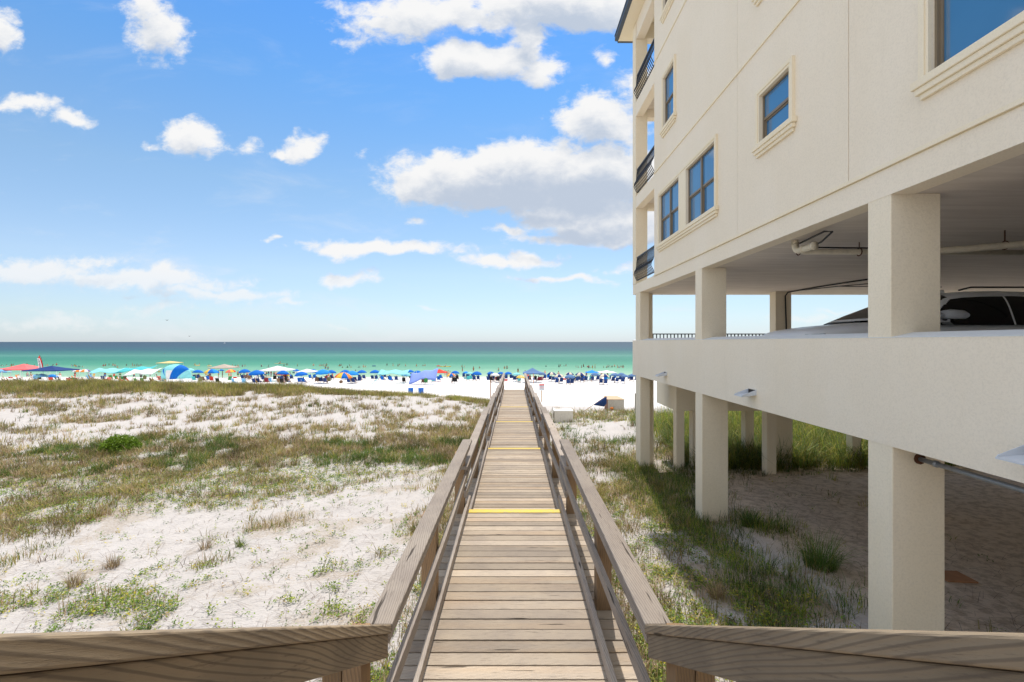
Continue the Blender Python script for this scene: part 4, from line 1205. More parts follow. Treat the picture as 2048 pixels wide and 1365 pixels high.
UMB = [(154,738.5,'rings',18),(170,738.5,'rings',18),(4,738,'sky',22),(83,748,'sky',24),(103,749,'azure',22),(380,737,'aqua',16),(395,740,'blue',20),(423,738.5,'bluew',28),(443,739,'blue',14),(462,739,'sunny',19),(490,738.5,'blue',20),
 (514,740,'blue',24),(521,742,'blue',18),(565,741.5,'blue',22),(562,746,'sunny',17),(574,747.5,'rainbow',16),(592,739,'blue',17),(604,743.5,'blue',24),(626,739,'blue',20),(647,739.5,'azure',24),(662,740.5,'blue',20),(691,740,'blue',20),
 (704,742,'azure',24),(686,744,'rainbow',32),(724,740.5,'blue',20),(750,740.5,'blue',21),(767,741.5,'blue',18),(789,740.5,'blue',14),(820,740,'blue',18),(835,741.5,'blue',19),(812,745.5,'sky',22),(828,746,'blue',20),(862,742,'blue',14),
 (910,742,'blue',19),(903,746.5,'rainbow',22),(932,743,'azure',16),(953.5,743,'blue',21),(982,743.5,'blue',18),(990,746.5,'white',21),(1001,744,'blue',16),(1017,744,'blue',19),(1033,746,'aqua',21),(1040,751.5,'yellow',11),
 (1085,745,'navy',15),(1103,744.5,'stripe',21),(1118.5,748,'stripe',23),(1139,744.5,'stripe',20),(1140,749.5,'navy',24),(1160,744.8,'stripe',22),(1190,745.5,'navy',20),(1207,747,'stripe',24),(1229,747,'navy',22),(1243,746,'navy',20),(1266,748,'navy',14),
 (940,744,'aqua',14),(1250,750,'navy',12)]
UPOS = []
for (px, py, kd, wp) in UMB:
    d = dfor(py, 2.13); sc_ = max(.75, min(1.22, (wp/F*d)/2.2)); d = dfor(py, 2.13*sc_)
    x = at(px, d); z = float(ground(x, d))
    if kd == 'rings' or px < 200: d = dfor(py, 2.13*sc_)
    o = clone(PROTO['u_' + kd], (x, d, z), random.uniform(0, 6.28), (random.uniform(-.09, .09), random.uniform(-.07, .07)), sc_)
    later(o, UK[kd][1], 'umbrella', 'umbrellas set up along the beach', px); UPOS.append((px, d, x, kd, sc_))
# --- pop-up canopies
def canopy(px, ytop, yedge, wp, col, lab, d=None, hgt=None, base=None, legs=4, cat='canopy'):
    d = d or dfor(ytop, 3.0)
    w_ = wp/F*d; x = at(px, d); gz = float(ground(x, d)) if base is None else base
    zt, ze = (VY-ytop)*d/F, (VY-yedge)*d/F
    e = empty('canopy_tent', (x, d, gz), lab, cat)
    V = []; Fs = []; n = 8; h = w_/2; D = min(h, 2.2)
    rg = []
    for (f_, q_) in ((0,0),(.25,.30),(.5,.60),(.75,.84),(1,1)):
        rg.append((f_, zt - (zt-ze)*.80*q_))
    V.append((0,0,zt-gz))
    prm = lambda k: [(-1,-1),(0,-1),(1,-1),(1,0),(1,1),(0,1),(-1,1),(-1,0)][k]
    for (f_, z_) in rg[1:]:
        for k in range(n):
            a, b_ = prm(k); sag = .0 if a and b_ else .05*f_
            V.append((a*h*f_, b_*D*f_, z_-gz - sag))
    for k in range(n): V.append((prm(k)[0]*h, prm(k)[1]*D, ze-gz))
    for k in range(n): Fs.append((0, 1+k, 1+(k+1)%n))
    for j in range(4):
        for k in range(n): Fs.append((1+j*n+k, 1+(j+1)*n+k, 1+(j+1)*n+(k+1)%n, 1+j*n+(k+1)%n))
    poly_mesh('canopy_top', V, Fs, None, [fab(col)], e, smooth=False)
    for (a, b_) in ((-1,-1),(1,-1),(1,1),(-1,1)):
        m_ = MB(); m_.box(a*(h-.06)-.02, a*(h-.06)+.02, b_*(D-.06)-.02, b_*(D-.06)+.02, -.3, ze-gz+.05); m_.build('leg', POLEW, e, world_=False)
    return e
canopy(48,728,739.8,62,'pink','pink popup canopy with a peaked top at the far left of the beach', 92)
canopy(103,732,741.8,68,'navy','wide navy blue popup canopy right of the red feather flag', 84)
canopy(448,728.5,736.5,42,'tan','tan popup canopy standing near the waterline', 112)
canopy(555,732,741.5,52,'white','big white popup canopy with a high peak, left of the small one', 98)
canopy(614,738,744.5,32,'white','small low white popup canopy between blue umbrellas', 93)
canopy(879,738.5,746,27,'red','red popup canopy behind the lavender sunshade', 94)
canopy(1065,736,747.8,38,'slate','slate blue popup canopy just right of the boardwalk end', 90)
canopy(1184,740.5,746,24,'azure','bright blue canopy among the navy umbrellas at the right', 100)
canopy(1214,741,745.6,33,'white','flat white canopy among navy umbrellas near the house corner', 103)
canopy(340,722.5,726.5,34,'gold','yellow canopy on tall white poles in the shallows behind the dome tent', 138, base=-9.4)
canopy(4,738,742.5,18,'sky','light blue canopy cut by the left edge of the view', 90)
# --- stretched sunshades
def shade(px0, px1, ytop, ysag, d, col, lab, skew=0):
    x0, x1 = at(px0, d), at(px1, d); xm = (x0+x1)/2; gz = float(ground(xm, d))
    e = empty('sunshade', (xm, d, gz), lab, 'sunshade')
    V = []; Fs = []; n = 14; mrow = 5; zt = (VY-ytop)*d/F - gz; zs = (VY-ysag)*d/F - gz
    for j in range(mrow+1):
        for i in range(n+1):
            u, v = i/n, j/mrow
            z = zt - .25*math.sin(math.pi*u*2)**2 - (zt-zs)*(1-v)**1.3 + (skew*(u-.5) if skew else 0)
            z -= .6*(zt-zs)*abs(2*u-1)**3*(1-v)
            V.append((x0 + (x1-x0)*u - xm, -1.4 + 2.8*v, max(z, .15)))
    for j in range(mrow):
        for i in range(n): a = j*(n+1)+i; Fs.append((a, a+1, a+n+2, a+n+1))
    poly_mesh('sheet', V, Fs, None, [fab(col)], e)
    for u in (.2, .8):
        m_ = MB(); m_.tube([(x0+(x1-x0)*u-xm, .9, -.2), (x0+(x1-x0)*u-xm, .95, zt-.1)], .025, 6); m_.build('pole', POLEW, e, world_=False)
    return e
shade(238,306,734,741,94,'teal','long turquoise sunshade stretched on poles left of the dome tent', .5)
shade(186,240,737,743,92,'aqua','pale aqua sunshade right of the two ringed umbrellas')
shade(256,314,738.5,746,88,'white','white and lilac sunshade below the long turquoise one', .3)
shade(758,816,740.5,746,88,'aqua','aqua sunshade stretched between the blue umbrellas')
shade(820,874,742,757.5,84,'lavender','big lavender sunshade sloping to the sand at its left', .9)
m_ = MB(); d = 84; m_.tube([(at(748,d), d-1.5, float(ground(at(748,d),d-1.5))), (at(772,d), d, (VY-741.5)*d/F)], .05, 6)
o = m_.build('guy_strap', fab('aqua')); tag(o, 'aqua strap pegged slanting to the sand left of the aqua sunshade', 'strap')
# --- turquoise and blue dome tent
d = 84; x = at(348, d); gz = float(ground(x, d))
e = empty('dome_tent', (x, d, gz), 'large turquoise dome beach tent with royal blue stripes', 'tent')
V = []; Fs = []; mi = []; n, mr = 22, 8; hw_ = 31/F*d; ht = (VY-729.5)*d/F - gz
for j in range(mr+1):
    for i in range(n+1):
        a = math.pi*i/n; b_ = (math.pi/2)*j/mr
        V.append((-hw_*math.cos(a)*(.35+.65*math.cos(b_)), -2.0*math.sin(b_)*max(.2, math.sin(a))*1.1 + .6, 1.05 + (ht-1.05)*math.sin(a)**.75*math.cos(b_)**.8 if 0 < i < n else 1.05))
for j in range(mr):
    for i in range(n):
        q_ = j*(n+1)+i; Fs.append((q_, q_+1, q_+n+2, q_+n+1)); mi.append(1 if (13 <= i <= 17 or (5 <= i <= 6 and j > 2)) else (2 if (9 <= i <= 12 and j >= 5) else 0))
poly_mesh('shell', V, Fs, mi, [fab('aqua'), fab('blue'), fab('white')], e)
for s in (-1, 1):
    m_ = MB(); m_.tube([(s*hw_*.98, .6, -.1), (s*hw_*.98, .6, 1.1)], .03, 6); m_.build('peg_leg', POLEW, e, world_=False)
# --- feather flag
d = 86; x = at(86, d); gz = float(ground(x, d))
e = empty('feather_flag', (x, d, gz), 'red feather banner with dark lettering on a white panel, between pink and navy canopies', 'flag')
zt = (VY-711)*d/F - gz; zb2 = (VY-739)*d/F - gz
m_ = MB(); m_.tube([(0,0,-.2),(.02,0,zb2),(-.05,0,zb2+1.0),(-.35,0,zt-.35),(-.62,0,zt)], .022, 6); m_.build('flag_pole', IRON, e, world_=False)
V = []; Fs = []; mi = []
for i in range(15):
    u = i/14; xr = -.62 + .66*min(1, (1-u)*1.0)**.6*1.0 if False else (-.64 + .66*(1 - u**2.2)); z_ = zb2 + (zt-zb2)*u
    wl = .80*(1 - max(0, u-.80)/.20)**.8 if u > .80 else .80
    for k, f_ in enumerate((0, .28, .62, 1)):
        V.append((xr - wl*f_, .05*math.sin(u*6+f_*3), z_ - .45*f_*(u > .8) * (1-u)/.2))
for i in range(14):
    for k in range(3): Fs.append((i*4+k, i*4+k+1, i*4+5+k, i*4+4+k)); mi.append(1 if (k >= 1 and 0 < i < 11) else 0)
fl = poly_mesh('banner', V, Fs, mi, [fab('red'), fab('white')], e)
m_ = MB()
for i in range(9):
    u = .10 + i*.072; xr = -.64 + .66*(1 - u**2.2) - .48; z_ = zb2 + (zt-zb2)*u
    for (a, b_, c_, e2) in ((-.14,-.09,0,.13),(.05,.10,0,.13),(-.09,.05,.10,.13)) if i % 3 == 0 else ((-.14,.10,.0,.035),(-.03,.03,.035,.13)) if i % 3 == 1 else ((-.14,.10,.09,.125),(-.14,-.09,0,.09),(-.09,.10,.0,.03)):
        m_.box(xr+a, xr+b_, -.10, -.085, z_+c_, z_+e2)
lt = m_.build('lettering', fab('black'), None); lt.parent = fl
# --- chairs
def make_chair(kind):
    root = empty('beach_chair' if kind == 'lounge' else 'folding_chair', (0,0,0))
    fbm_ = fab('navy'); w_ = .31
    sh = .36 if kind == 'lounge' else .40
    m_ = MB(); m_.hexa([(-w_,-.25,sh-.03),(w_,-.25,sh-.03),(w_,.42,sh+.02),(-w_,.42,sh+.02),(-w_,-.25,sh),(w_,-.25,sh),(w_,.42,sh+.05),(-w_,.42,sh+.05)]); m_.build('seat', fbm_, root, world_=False)
    m_ = MB(); m_.hexa([(-w_,-.28,sh),(w_,-.28,sh),(w_,-.25,sh),(-w_,-.25,sh),(-w_,-.62,sh+.72),(w_,-.62,sh+.72),(w_,-.59,sh+.74),(-w_,-.59,sh+.74)]); m_.build('backrest', fbm_, root, world_=False)
    fr = WOODP if kind == 'lounge' else POLEW
    for (a, b_) in ((-1,-1),(1,-1),(1,1),(-1,1)):
        m_ = MB(); m_.beam((a*(w_+.02), b_*.30 + .08, -.03), (a*(w_+.02), -b_*.02 + .05 + .2*b_, sh+.02), .035, .035, (1,0,0)); m_.build('leg', fr, root, world_=False)
    for a in (-1, 1):
        m_ = MB(); m_.beam((a*(w_+.03), -.40, sh+.22), (a*(w_+.03), .25, sh+.22), .05, .025); m_.build('armrest', fr, root, world_=False)
    return root
PROTO['lounge'] = make_chair('lounge'); PROTO['fold'] = make_chair('fold')
CH = {'blue': 'blue', 'navy': 'dark blue', 'teal': 'teal', 'green': 'green', 'brown': 'brown', 'red': 'red', 'sky': 'pale blue', 'olive': 'olive', 'maroon': 'maroon', 'black': 'black', 'pink': 'pink', 'white': 'white', 'orange': 'orange'}
CHAIRS = []
def put_chair(kd, px, d, col, rz=0):
    x = at(px, d); z = float(ground(x, d))
    o = clone(PROTO[kd], (x, d, z), rz, mats={'seat': fab(col), 'backrest': fab(col)})
    later(o, CH[col] + (' wooden lounge chair' if kd == 'lounge' else ' folding chair'), 'chair', 'chairs lined up facing the sea' if kd == 'lounge' else 'folding chairs scattered on the sand', px)
    CHAIRS.append((px, d, x, z, rz, kd)); return o
for (px, d, x, kd, sc_) in UPOS:
    if kd in ('blue', 'azure', 'navy', 'stripe', 'white', 'aqua') and px > 380:
        c_ = 'navy' if px > 700 else random.choice(['navy', 'navy', 'blue'])
        for s in (-1, 1):
            if random.random() < .96: put_chair('lounge', px + s*4.2 + random.uniform(-1.2, 1.2), d + random.uniform(-1.6, 1.2), c_, random.uniform(-.15, .15))
for px, c_ in ((1181,'teal'),(1172,'teal'),(878,'blue'),(868,'navy'),(1258,'navy'),(1158,'navy'),(780,'navy'),(793,'navy'),(1035,'navy'),(943,'teal'),(936,'teal')):
    put_chair('lounge', px, random.uniform(93, 100), c_, random.uniform(-.3, .3))
random.seed(31)
for k in range(44):
    px = random.uniform(400, 1262)
    put_chair('lounge' if random.random() < .6 else 'fold', px, random.uniform(88, 103), random.choice(['navy','navy','blue','black','teal','maroon']), random.uniform(-.3, .3))
cols_ = ['teal','green','brown','olive','sky','red','black','maroon','brown','olive','green','navy','pink','white','orange']
for k in range(70):
    px = random.choice([random.uniform(2, 130), random.uniform(130, 330), random.uniform(130, 460), random.uniform(330, 560)])
    put_chair('fold', px, random.uniform(80, 104), random.choice(cols_), random.uniform(-.9, .9))
for px, dd, c_ in ((906,87,'black'),(912,86.5,'black'),(1136,90,'navy'),(1153,89.5,'navy'),(996,90,'black'),(984,91,'black'),(852,83,'green'),(846,83.5,'brown'),(808,86,'black'),(1082,91,'maroon'),(1076,90,'maroon'),(1070,93,'black'),(560,83,'brown'),(566,82,'black'),(576,85,'black'),(470,84,'sky'),(633,88,'brown'),(705,88,'brown'),(712,88.5,'navy'),(718,89,'navy'),(658,87,'olive')):
    put_chair('fold', px, dd, c_, random.uniform(-.5, .5))

# --- people
def skin_fig(name, J, E):
    me = bpy.data.meshes.new(name); keys = list(J)
    me.from_pydata([J[k][0] for k in keys], [(keys.index(a), keys.index(b)) for a, b in E], [])
    o = bpy.data.objects.new(name, me); COL.objects.link(o)
    o.modifiers.new('skin', 'SKIN')
    if not me.skin_vertices: 
        import bmesh
        bm = bmesh.new(); bm.from_mesh(me); bm.verts.layers.skin.verify(); bm.to_mesh(me); bm.free()
    for i, k in enumerate(keys):
        r = J[k][1]; me.skin_vertices[0].data[i].radius = (r if isinstance(r, tuple) else (r, r)); me.skin_vertices[0].data[i].use_root = (i == 0)
    ss = o.modifiers.new('sub', 'SUBSURF'); ss.levels = 1; ss.render_levels = 1
    dg = bpy.context.evaluated_depsgraph_get()
    m2 = bpy.data.meshes.new_from_object(o.evaluated_get(dg), depsgraph=dg); m2.name = name
    bpy.data.objects.remove(o); m2.shade_smooth()
    m2.materials.clear(); m2.materials.append(SKIN[0]); return m2
SKIN = [plain('skin_tanned', (.42,.22,.13), .6), plain('skin_fair', (.62,.38,.27), .6), plain('skin_brown', (.20,.10,.06), .6)]
HAIR = [plain('hair_dark', (.03,.02,.015), .7), plain('hair_brown', (.12,.07,.035), .7), plain('hair_blond', (.45,.32,.15), .7)]
def limbs(side, sh, el, wr, ha, hp, kn, an, to):
    s = side; k = 'L' if s < 0 else 'R'
    return {k+'sh': ((s*sh[0], sh[1], sh[2]), .055), k+'el': ((s*el[0], el[1], el[2]), .042), k+'wr': ((s*wr[0], wr[1], wr[2]), .030), k+'ha': ((s*ha[0], ha[1], ha[2]), .036),
            k+'hp': ((s*hp[0], hp[1], hp[2]), .085), k+'kn': ((s*kn[0], kn[1], kn[2]), .060), k+'an': ((s*an[0], an[1], an[2]), .040), k+'to': ((s*to[0], to[1], to[2]), .035)}
EDG = [('pel','spi'),('spi','che'),('che','nec'),('nec','hea'),('hea','top')] + [e_ for k in 'LR' for e_ in (('che',k+'sh'),(k+'sh',k+'el'),(k+'el',k+'wr'),(k+'wr',k+'ha'),('pel',k+'hp'),(k+'hp',k+'kn'),(k+'kn',k+'an'),(k+'an',k+'to'))]
def core(pz, lean=0, dy=0):
    f_ = lambda h_: (0, dy + lean*h_, pz + h_)
    return {'pel': (f_(0), (.145,.105)), 'spi': (f_(.22), (.125,.09)), 'che': (f_(.42), (.16,.10)), 'nec': (f_(.56), .052), 'hea': (f_(.66), .088), 'top': (f_(.74), .082)}
POSES = {
 'standing': ({**core(.94), **limbs(-1,(.17,0,1.37),(.23,-.03,1.10),(.24,.06,.88),(.24,.09,.80),(.09,0,.90),(.11,.03,.48),(.11,-.03,.08),(.12,.12,.04)), **limbs(1,(.17,0,1.37),(.24,-.02,1.10),(.22,.12,.90),(.21,.17,.84),(.09,0,.90),(.12,.01,.48),(.13,-.02,.08),(.14,.12,.04))}, .94, 0, 0),
 'walking': ({**core(.93, .05), **limbs(-1,(.17,0,1.36),(.23,-.14,1.12),(.25,-.10,.90),(.25,-.08,.82),(.09,0,.89),(.10,.20,.52),(.10,.24,.08),(.10,.38,.05)), **limbs(1,(.17,.02,1.36),(.23,.15,1.12),(.23,.28,.95),(.22,.33,.88),(.09,0,.89),(.10,-.12,.48),(.10,-.34,.12),(.10,-.24,.04))}, .93, .05, 0),
 'wading': ({**core(.94, -.03), **limbs(-1,(.17,0,1.37),(.38,.04,1.18),(.52,.14,1.10),(.58,.18,1.08),(.10,0,.90),(.15,.08,.48),(.16,0,.08),(.17,.14,.04)), **limbs(1,(.17,0,1.37),(.36,.02,1.20),(.46,.18,1.05),(.49,.24,1.02),(.10,0,.90),(.15,.05,.48),(.17,0,.08),(.18,.14,.04))}, .94, -.03, 0),
 'seated': ({**core(.46, -.28), **limbs(-1,(.17,-.13,.87),(.24,-.03,.66),(.25,.20,.62),(.25,.27,.61),(.09,.06,.46),(.12,.50,.52),(.12,.62,.12),(.12,.74,.06)), **limbs(1,(.17,-.13,.87),(.25,-.02,.66),(.22,.20,.62),(.21,.27,.61),(.09,.06,.46),(.13,.50,.50),(.14,.66,.12),(.14,.78,.06))}, .46, -.28, 0)}
COLS = ['red','blue','navy','black','teal','pink','orange','white','green','maroon','yellow','grey']
def make_person(pose):
    J, pz, lean, dy = POSES[pose]
    root = empty('person', (0,0,0))
    b = bpy.data.objects.new('body', skin_fig('body_' + pose, J, EDG)); COL.objects.link(b); b.parent = root
    f_ = lambda h_: (0, dy + lean*h_, pz + h_)
    def ell(m_, prof, n=12):   # stacked oval rings round the trunk
        V = []
        for (h_, rx, ry) in prof:
            c_ = f_(h_)
            for k in range(n): a = 2*math.pi*k/n; V.append((c_[0]+rx*math.cos(a), c_[1]+ry*math.sin(a), c_[2]))
        m_.add(V, [(i*n+k, i*n+(k+1)%n, (i+1)*n+(k+1)%n, (i+1)*n+k) for i in range(len(prof)-1) for k in range(n)] + [tuple(range(n))[::-1], tuple((len(prof)-1)*n+k for k in range(n))])
    m_ = MB(); ell(m_, [(-.10,.17,.125),(0,.175,.13),(.09,.15,.115)])
    for s, kh, kk in ((-1,'Lhp','Lkn'),(1,'Rhp','Rkn')):
        a, b2 = Vector(J[kh][0]), Vector(J[kk][0]); m_.tube([a + Vector((0,0,.02)), a.lerp(b2, .5)], [.105, .098], 10)
    m_.build('shorts', fab('red', 0), root, smooth=True, world_=False)
    m_ = MB(); ell(m_, [(.06,.155,.115),(.22,.145,.108),(.36,.175,.12),(.46,.165,.105),(.51,.08,.075)])
    m_.build('shirt', fab('white', 0), root, smooth=True, world_=False)
    m_ = MB(); c_ = f_(.72); m_.sphere((c_[0], c_[1]-.022, c_[2]), .098, .105, .095, 10, 6); m_.build('hair', HAIR[0], root, smooth=True, world_=False)
    m_ = MB(); c_ = f_(.67); m_.tube([(0, c_[1]+.08, c_[2]), (0, c_[1]+.125, c_[2]-.03)], [.012, .018], 5); m_.build('nose', SKIN[0], root, smooth=True, world_=False)
    return root
for k in POSES: PROTO['p_' + k] = make_person(k)
PN = {'standing': 'standing', 'walking': 'walking', 'wading': 'wading', 'seated': 'seated'}
def put_person(pose, px, d, z=None, rz=0, shirt=None, sc_=1.0, extra='', grp='people on the beach', col=None, x=None):
    x = at(px, d) if x is None else x
    z = float(ground(x, d)) if z is None else z
    col = col or random.choice(COLS); sk = random.choice([0,0,1,1,2]); shirt = (random.random() < .4) if shirt is None else shirt
    c2 = random.choice(COLS); src = PROTO['p_' + pose]
    r = clone(src, (x, d, z), rz, None, sc_, {'body': SKIN[sk], 'nose': SKIN[sk], 'hair': HAIR[random.choice([0,0,1,2])], 'shorts': fab(col, 0), 'shirt': fab(c2, 0)})
    if not shirt:
        for ch in list(r.children):
            if ch.name.startswith('shirt'): bpy.data.objects.remove(ch)
    desc = (PN[pose] if not extra else extra) + ' person in ' + (c2 + ' shirt and ' if shirt else '') + col + ' shorts'
    later(r, desc, 'person', grp, px); return r
random.seed(5)
WAT = [(4,733),(13,732),(23,733),(27,731),(54,731),(69,732),(91,732),(95,732),(106,732),(113,731),(144,733),(149,733),(152,735),(158,735),(165,735),(207,733),(211,732),(218,731),(226,732),(230,734),(235,736),(253,732),(265,732),(269,732),(274,732),(278,733),
 (282,732),(390,731),(399,731),(418,732),(465,733),(471,735),(476,734),(485,734),(490,733),(523,734),(537,736),(568,732),(574,731),(595,733),(627,732),(644,732),(648,733),(653,732),(651,739),(656,739),(679,733),(682,732),(685,736),(695,736),(699,733),(702,736),
 (727,735),(731,735),(774,732),(786,732),(796,733),(799,731),(833,733),(846,733),(850,732),(877,732),(924,735),(929,735),(925,743),(947,742),(959,738),(997,743),(1009,738),(1014,738),(1036,745),(1092,734),(1118,735),(1121,733),(1128,733),(1152,735),(1156,736),(1163,736),(1167,734),(1177,737),(1179,736),(1185,737),(1190,738),
 (1207,736),(1213,736),(1216,735),(1220,735),(1224,735),(1229,734),(1235,736),(1238,736),(1242,735),(1246,736),(1175,735),(1132,733),(718,736),(640,733),(811,733),(329,708)]
for (px, py) in WAT:
    d = 930*8.8/(py - VY); deep = random.uniform(.75, 1.15) if py < 737 else random.uniform(.3, .7)
    if py < 720: deep = 1.1
    pose = random.choice(['wading', 'standing', 'wading']); s_ = random.uniform(.85, 1.12)
    put_person(pose, px, d, -8.8 - deep, random.uniform(0, 6.28), None, s_, 'wading', 'people in the shallow water')
# sitting in chairs, standing under the shades
for i, (px, d, x, z, rz, kd) in enumerate(CHAIRS):
    if random.random() < (.55 if kd == 'lounge' else .62):
        dz = -.03 if kd == 'lounge' else .0
        put_person('seated', px, d - .0, z + dz, rz, None, 1.0, '', 'people seated in the beach chairs', None, x)
STAND = [(580,759.5,'standing'),(55,758,'standing'),(62,762,'walking'),(318,752,'standing'),(326,752,'standing'),(533,756,'standing'),(537,756,'standing'),(542,756,'standing'),(548,756,'standing'),(552,757,'standing'),(530,756,'standing'),(476,756,'standing'),(481,756,'walking'),(488,756,'standing'),(494,756,'walking'),
 (498,757,'standing'),(711,750,'standing'),(897,756,'walking'),(894,757,'standing'),(890,757,'standing'),(900,757,'walking'),(843,760,'standing'),(806,758,'standing'),(1117,759,'standing'),(1060,764,'walking'),(1067,768,'standing'),(1056,760,'standing'),(1050,757,'standing'),(657,762,'standing'),(665,758,'walking'),(462,758,'standing'),(458,757,'standing'),
 (420,757,'standing'),(412,755,'walking'),(437,756,'standing'),(445,756,'standing'),(372,757,'standing'),(1203,757,'standing'),(1215,757,'walking'),(1173,756,'walking'),(1090,756,'standing'),(983,760,'walking'),(240,757,'standing'),(228,758,'walking'),(210,758,'standing'),(188,758,'standing'),(178,757,'walking'),(150,757,'standing'),(120,760,'standing'),(268,759,'walking'),(282,760,'standing'),(300,758,'standing')]
for (px, py, pose) in STAND:
    put_person(pose, px, dfor(py, 0), None, random.uniform(0, 6.28), None, random.uniform(.9, 1.08), '', 'people standing on the sand', 'blue' if px == 1067 else None)
# --- kayak, board, float rings
def kayak(px, py, L, col, lab, cat='kayak'):
    d = 930*8.8/(py - VY); x = at(px, d)
    e = empty('kayak' if cat == 'kayak' else 'paddle_board', (x, d, -8.8), lab, cat)
    m_ = MB(); n = 10; secs = [(-1,.02,.10),(-.8,.18,.12),(-.4,.34,.14),(0,.38,.15),(.4,.34,.14),(.8,.18,.12),(1,.02,.10)]
    V = [(u*L/2, w_*math.cos(2*math.pi*k/n), .06 + (h_ if cat == 'kayak' else .05)*math.sin(2*math.pi*k/n) + .10*u*u) for (u, w_, h_) in secs for k in range(n)]
    m_.add(V, [(i*n+k, i*n+(k+1)%n, (i+1)*n+(k+1)%n, (i+1)*n+k) for i in range(6) for k in range(n)]); m_.build('hull', fab(col, 0), e, smooth=True, world_=False)
    put_person('seated', px, d, -8.8 - .22, 1.57, None, 1.0, 'paddling', 'people paddling')
    m_ = MB(); m_.beam((-.1,-.9,.55), (.1,.9,.75), .03, .03); m_.box(-.16,-.04,-1.1,-.85,.50,.56); m_.box(.04,.16,.85,1.1,.74,.80); o = m_.build('paddle', POLEW); o.location = (x, d, -8.8)
    tag(o, 'paddle held across the ' + FCN[col] + ' ' + ('kayak' if cat == 'kayak' else 'board'), 'paddle')
FCN = {'yellow': 'yellow', 'gold': 'pale yellow', 'red': 'red'}
kayak(891, 734, 4.0, 'yellow', 'yellow kayak in the shallows beyond the red canopy')
kayak(560, 728, 4.6, 'gold', 'pale yellow paddle board beyond the big white canopy', 'paddle board')
def float_ring(px, py, col, lab):
    d = 930*8.8/(py - VY); V = []; Fs = []; n, m2 = 16, 8
    for i in range(n):
        for k in range(m2):
            a, b_ = 2*math.pi*i/n, 2*math.pi*k/m2; r = .55 + .18*math.cos(b_)
            V.append((at(px, d) + r*math.cos(a), d + r*math.sin(a), -8.72 + .16*math.sin(b_)))
            Fs.append((i*m2+k, ((i+1)%n)*m2+k, ((i+1)%n)*m2+(k+1)%m2, i*m2+(k+1)%m2))
    o = poly_mesh('float_ring', V, Fs, None, [fab(col, 0)], None, True, 0); tag(o, lab, 'float')
float_ring(877, 733, 'red', 'red float ring in the shallows left of the yellow kayak')
float_ring(748, 733, 'navy', 'dark blue float ring in the shallows above blue umbrellas')
float_ring(419, 733, 'gold', 'yellow float ring in the shallows left of the tan canopy')
float_ring(395, 732, 'gold', 'yellow float ring in the shallows right of the dome tent')
# --- coolers, towels and bags
def cooler(px, py, col, lab):
    d = dfor(py, 0); x = at(px, d); z = float(ground(x, d)); e = empty('cooler', (x, d, z), lab, 'cooler')
    m_ = MB(); m_.box(-.32,.32,-.2,.2,-.02,.34); m_.build('box', fab(col, 0), e, bevel=.02, world_=False)
    m_ = MB(); m_.box(-.335,.335,-.215,.215,.342,.41); m_.build('lid', fab('white', 0), e, bevel=.015, world_=False)
    m_ = MB(); m_.tube([(-.34,0,.2),(-.36,-.12,.40),(-.34,-.2,.2)], .012, 5); m_.build('handle', fab('white', 0), e, world_=False)
for a in [(488,759,'white','white cooler right of the sunny umbrella and below blue ones'),(470,757,'red','red cooler on the sand left of the big white canopy'),(600,759,'sky','pale blue cooler below the blue umbrellas by the small white canopy'),
          (1129,760,'red','red cooler under the navy and cream umbrellas'),(1012,762,'red','red cooler just left of the boardwalk end'),(1200,758,'white','white cooler by the right hand white canopy'),(930,758,'teal','teal cooler left of the marker post'),
          (21,757,'red','red cooler under the pink canopy'),(536,758,'yellow','yellow cooler under the big white canopy'),(762,757,'gold','tan cooler near the aqua sunshade strap')]: cooler(*a)
def towel(px, py, w_, l_, col, lab):
    d = dfor(py, 0); x = at(px, d); n = 6
    V = [(x - w_/2 + w_*i/n, d - l_/2 + l_*j/n, float(ground(x - w_/2 + w_*i/n, d - l_/2 + l_*j/n)) + .045 + random.uniform(0, .02)) for j in range(n+1) for i in range(n+1)]
    o = poly_mesh('beach_towel', V, [(j*(n+1)+i, j*(n+1)+i+1, (j+1)*(n+1)+i+1, (j+1)*(n+1)+i) for j in range(n) for i in range(n)], None, [fab(col, 0)], None, True, .015); tag(o, lab, 'towel')
for a in [(539,763.5,2.4,1.8,'aqua','aqua towel spread below the big white canopy'),(624,756,1.4,1.2,'aqua','aqua towel under the small white canopy'),(788,759,4.6,1.6,'teal','long teal mat under the aqua sunshade'),(135,757,1.0,1.2,'lime','lime green towel right of the navy canopy'),
          (325,762,1.0,1.4,'sky','pale blue towel below the dome tent at left'),(1092,759,1.0,1.0,'orange','orange towel right of the slate blue canopy'),(956,766,.7,.8,'red','small red towel alone on white sand left of the marker post'),(1012,763.4,.9,.9,'red','red mat beside the cooler at the boardwalk end'),(796,767,.8,.6,'brown','small brown bag cloth lying alone on the white sand')]: towel(*a)
# --- a brown ball-shaped bundle
d = dfor(767, 0); m_ = MB(); x = at(682, d); m_.sphere((x, d, float(ground(x, d)) + .25), .36, .36, .30, 12, 8); o = m_.build('brown_tent_bag', fab('brown', 0), smooth=True)
tag(o, 'round brown bag lying on open sand below the rainbow umbrella', 'bag')
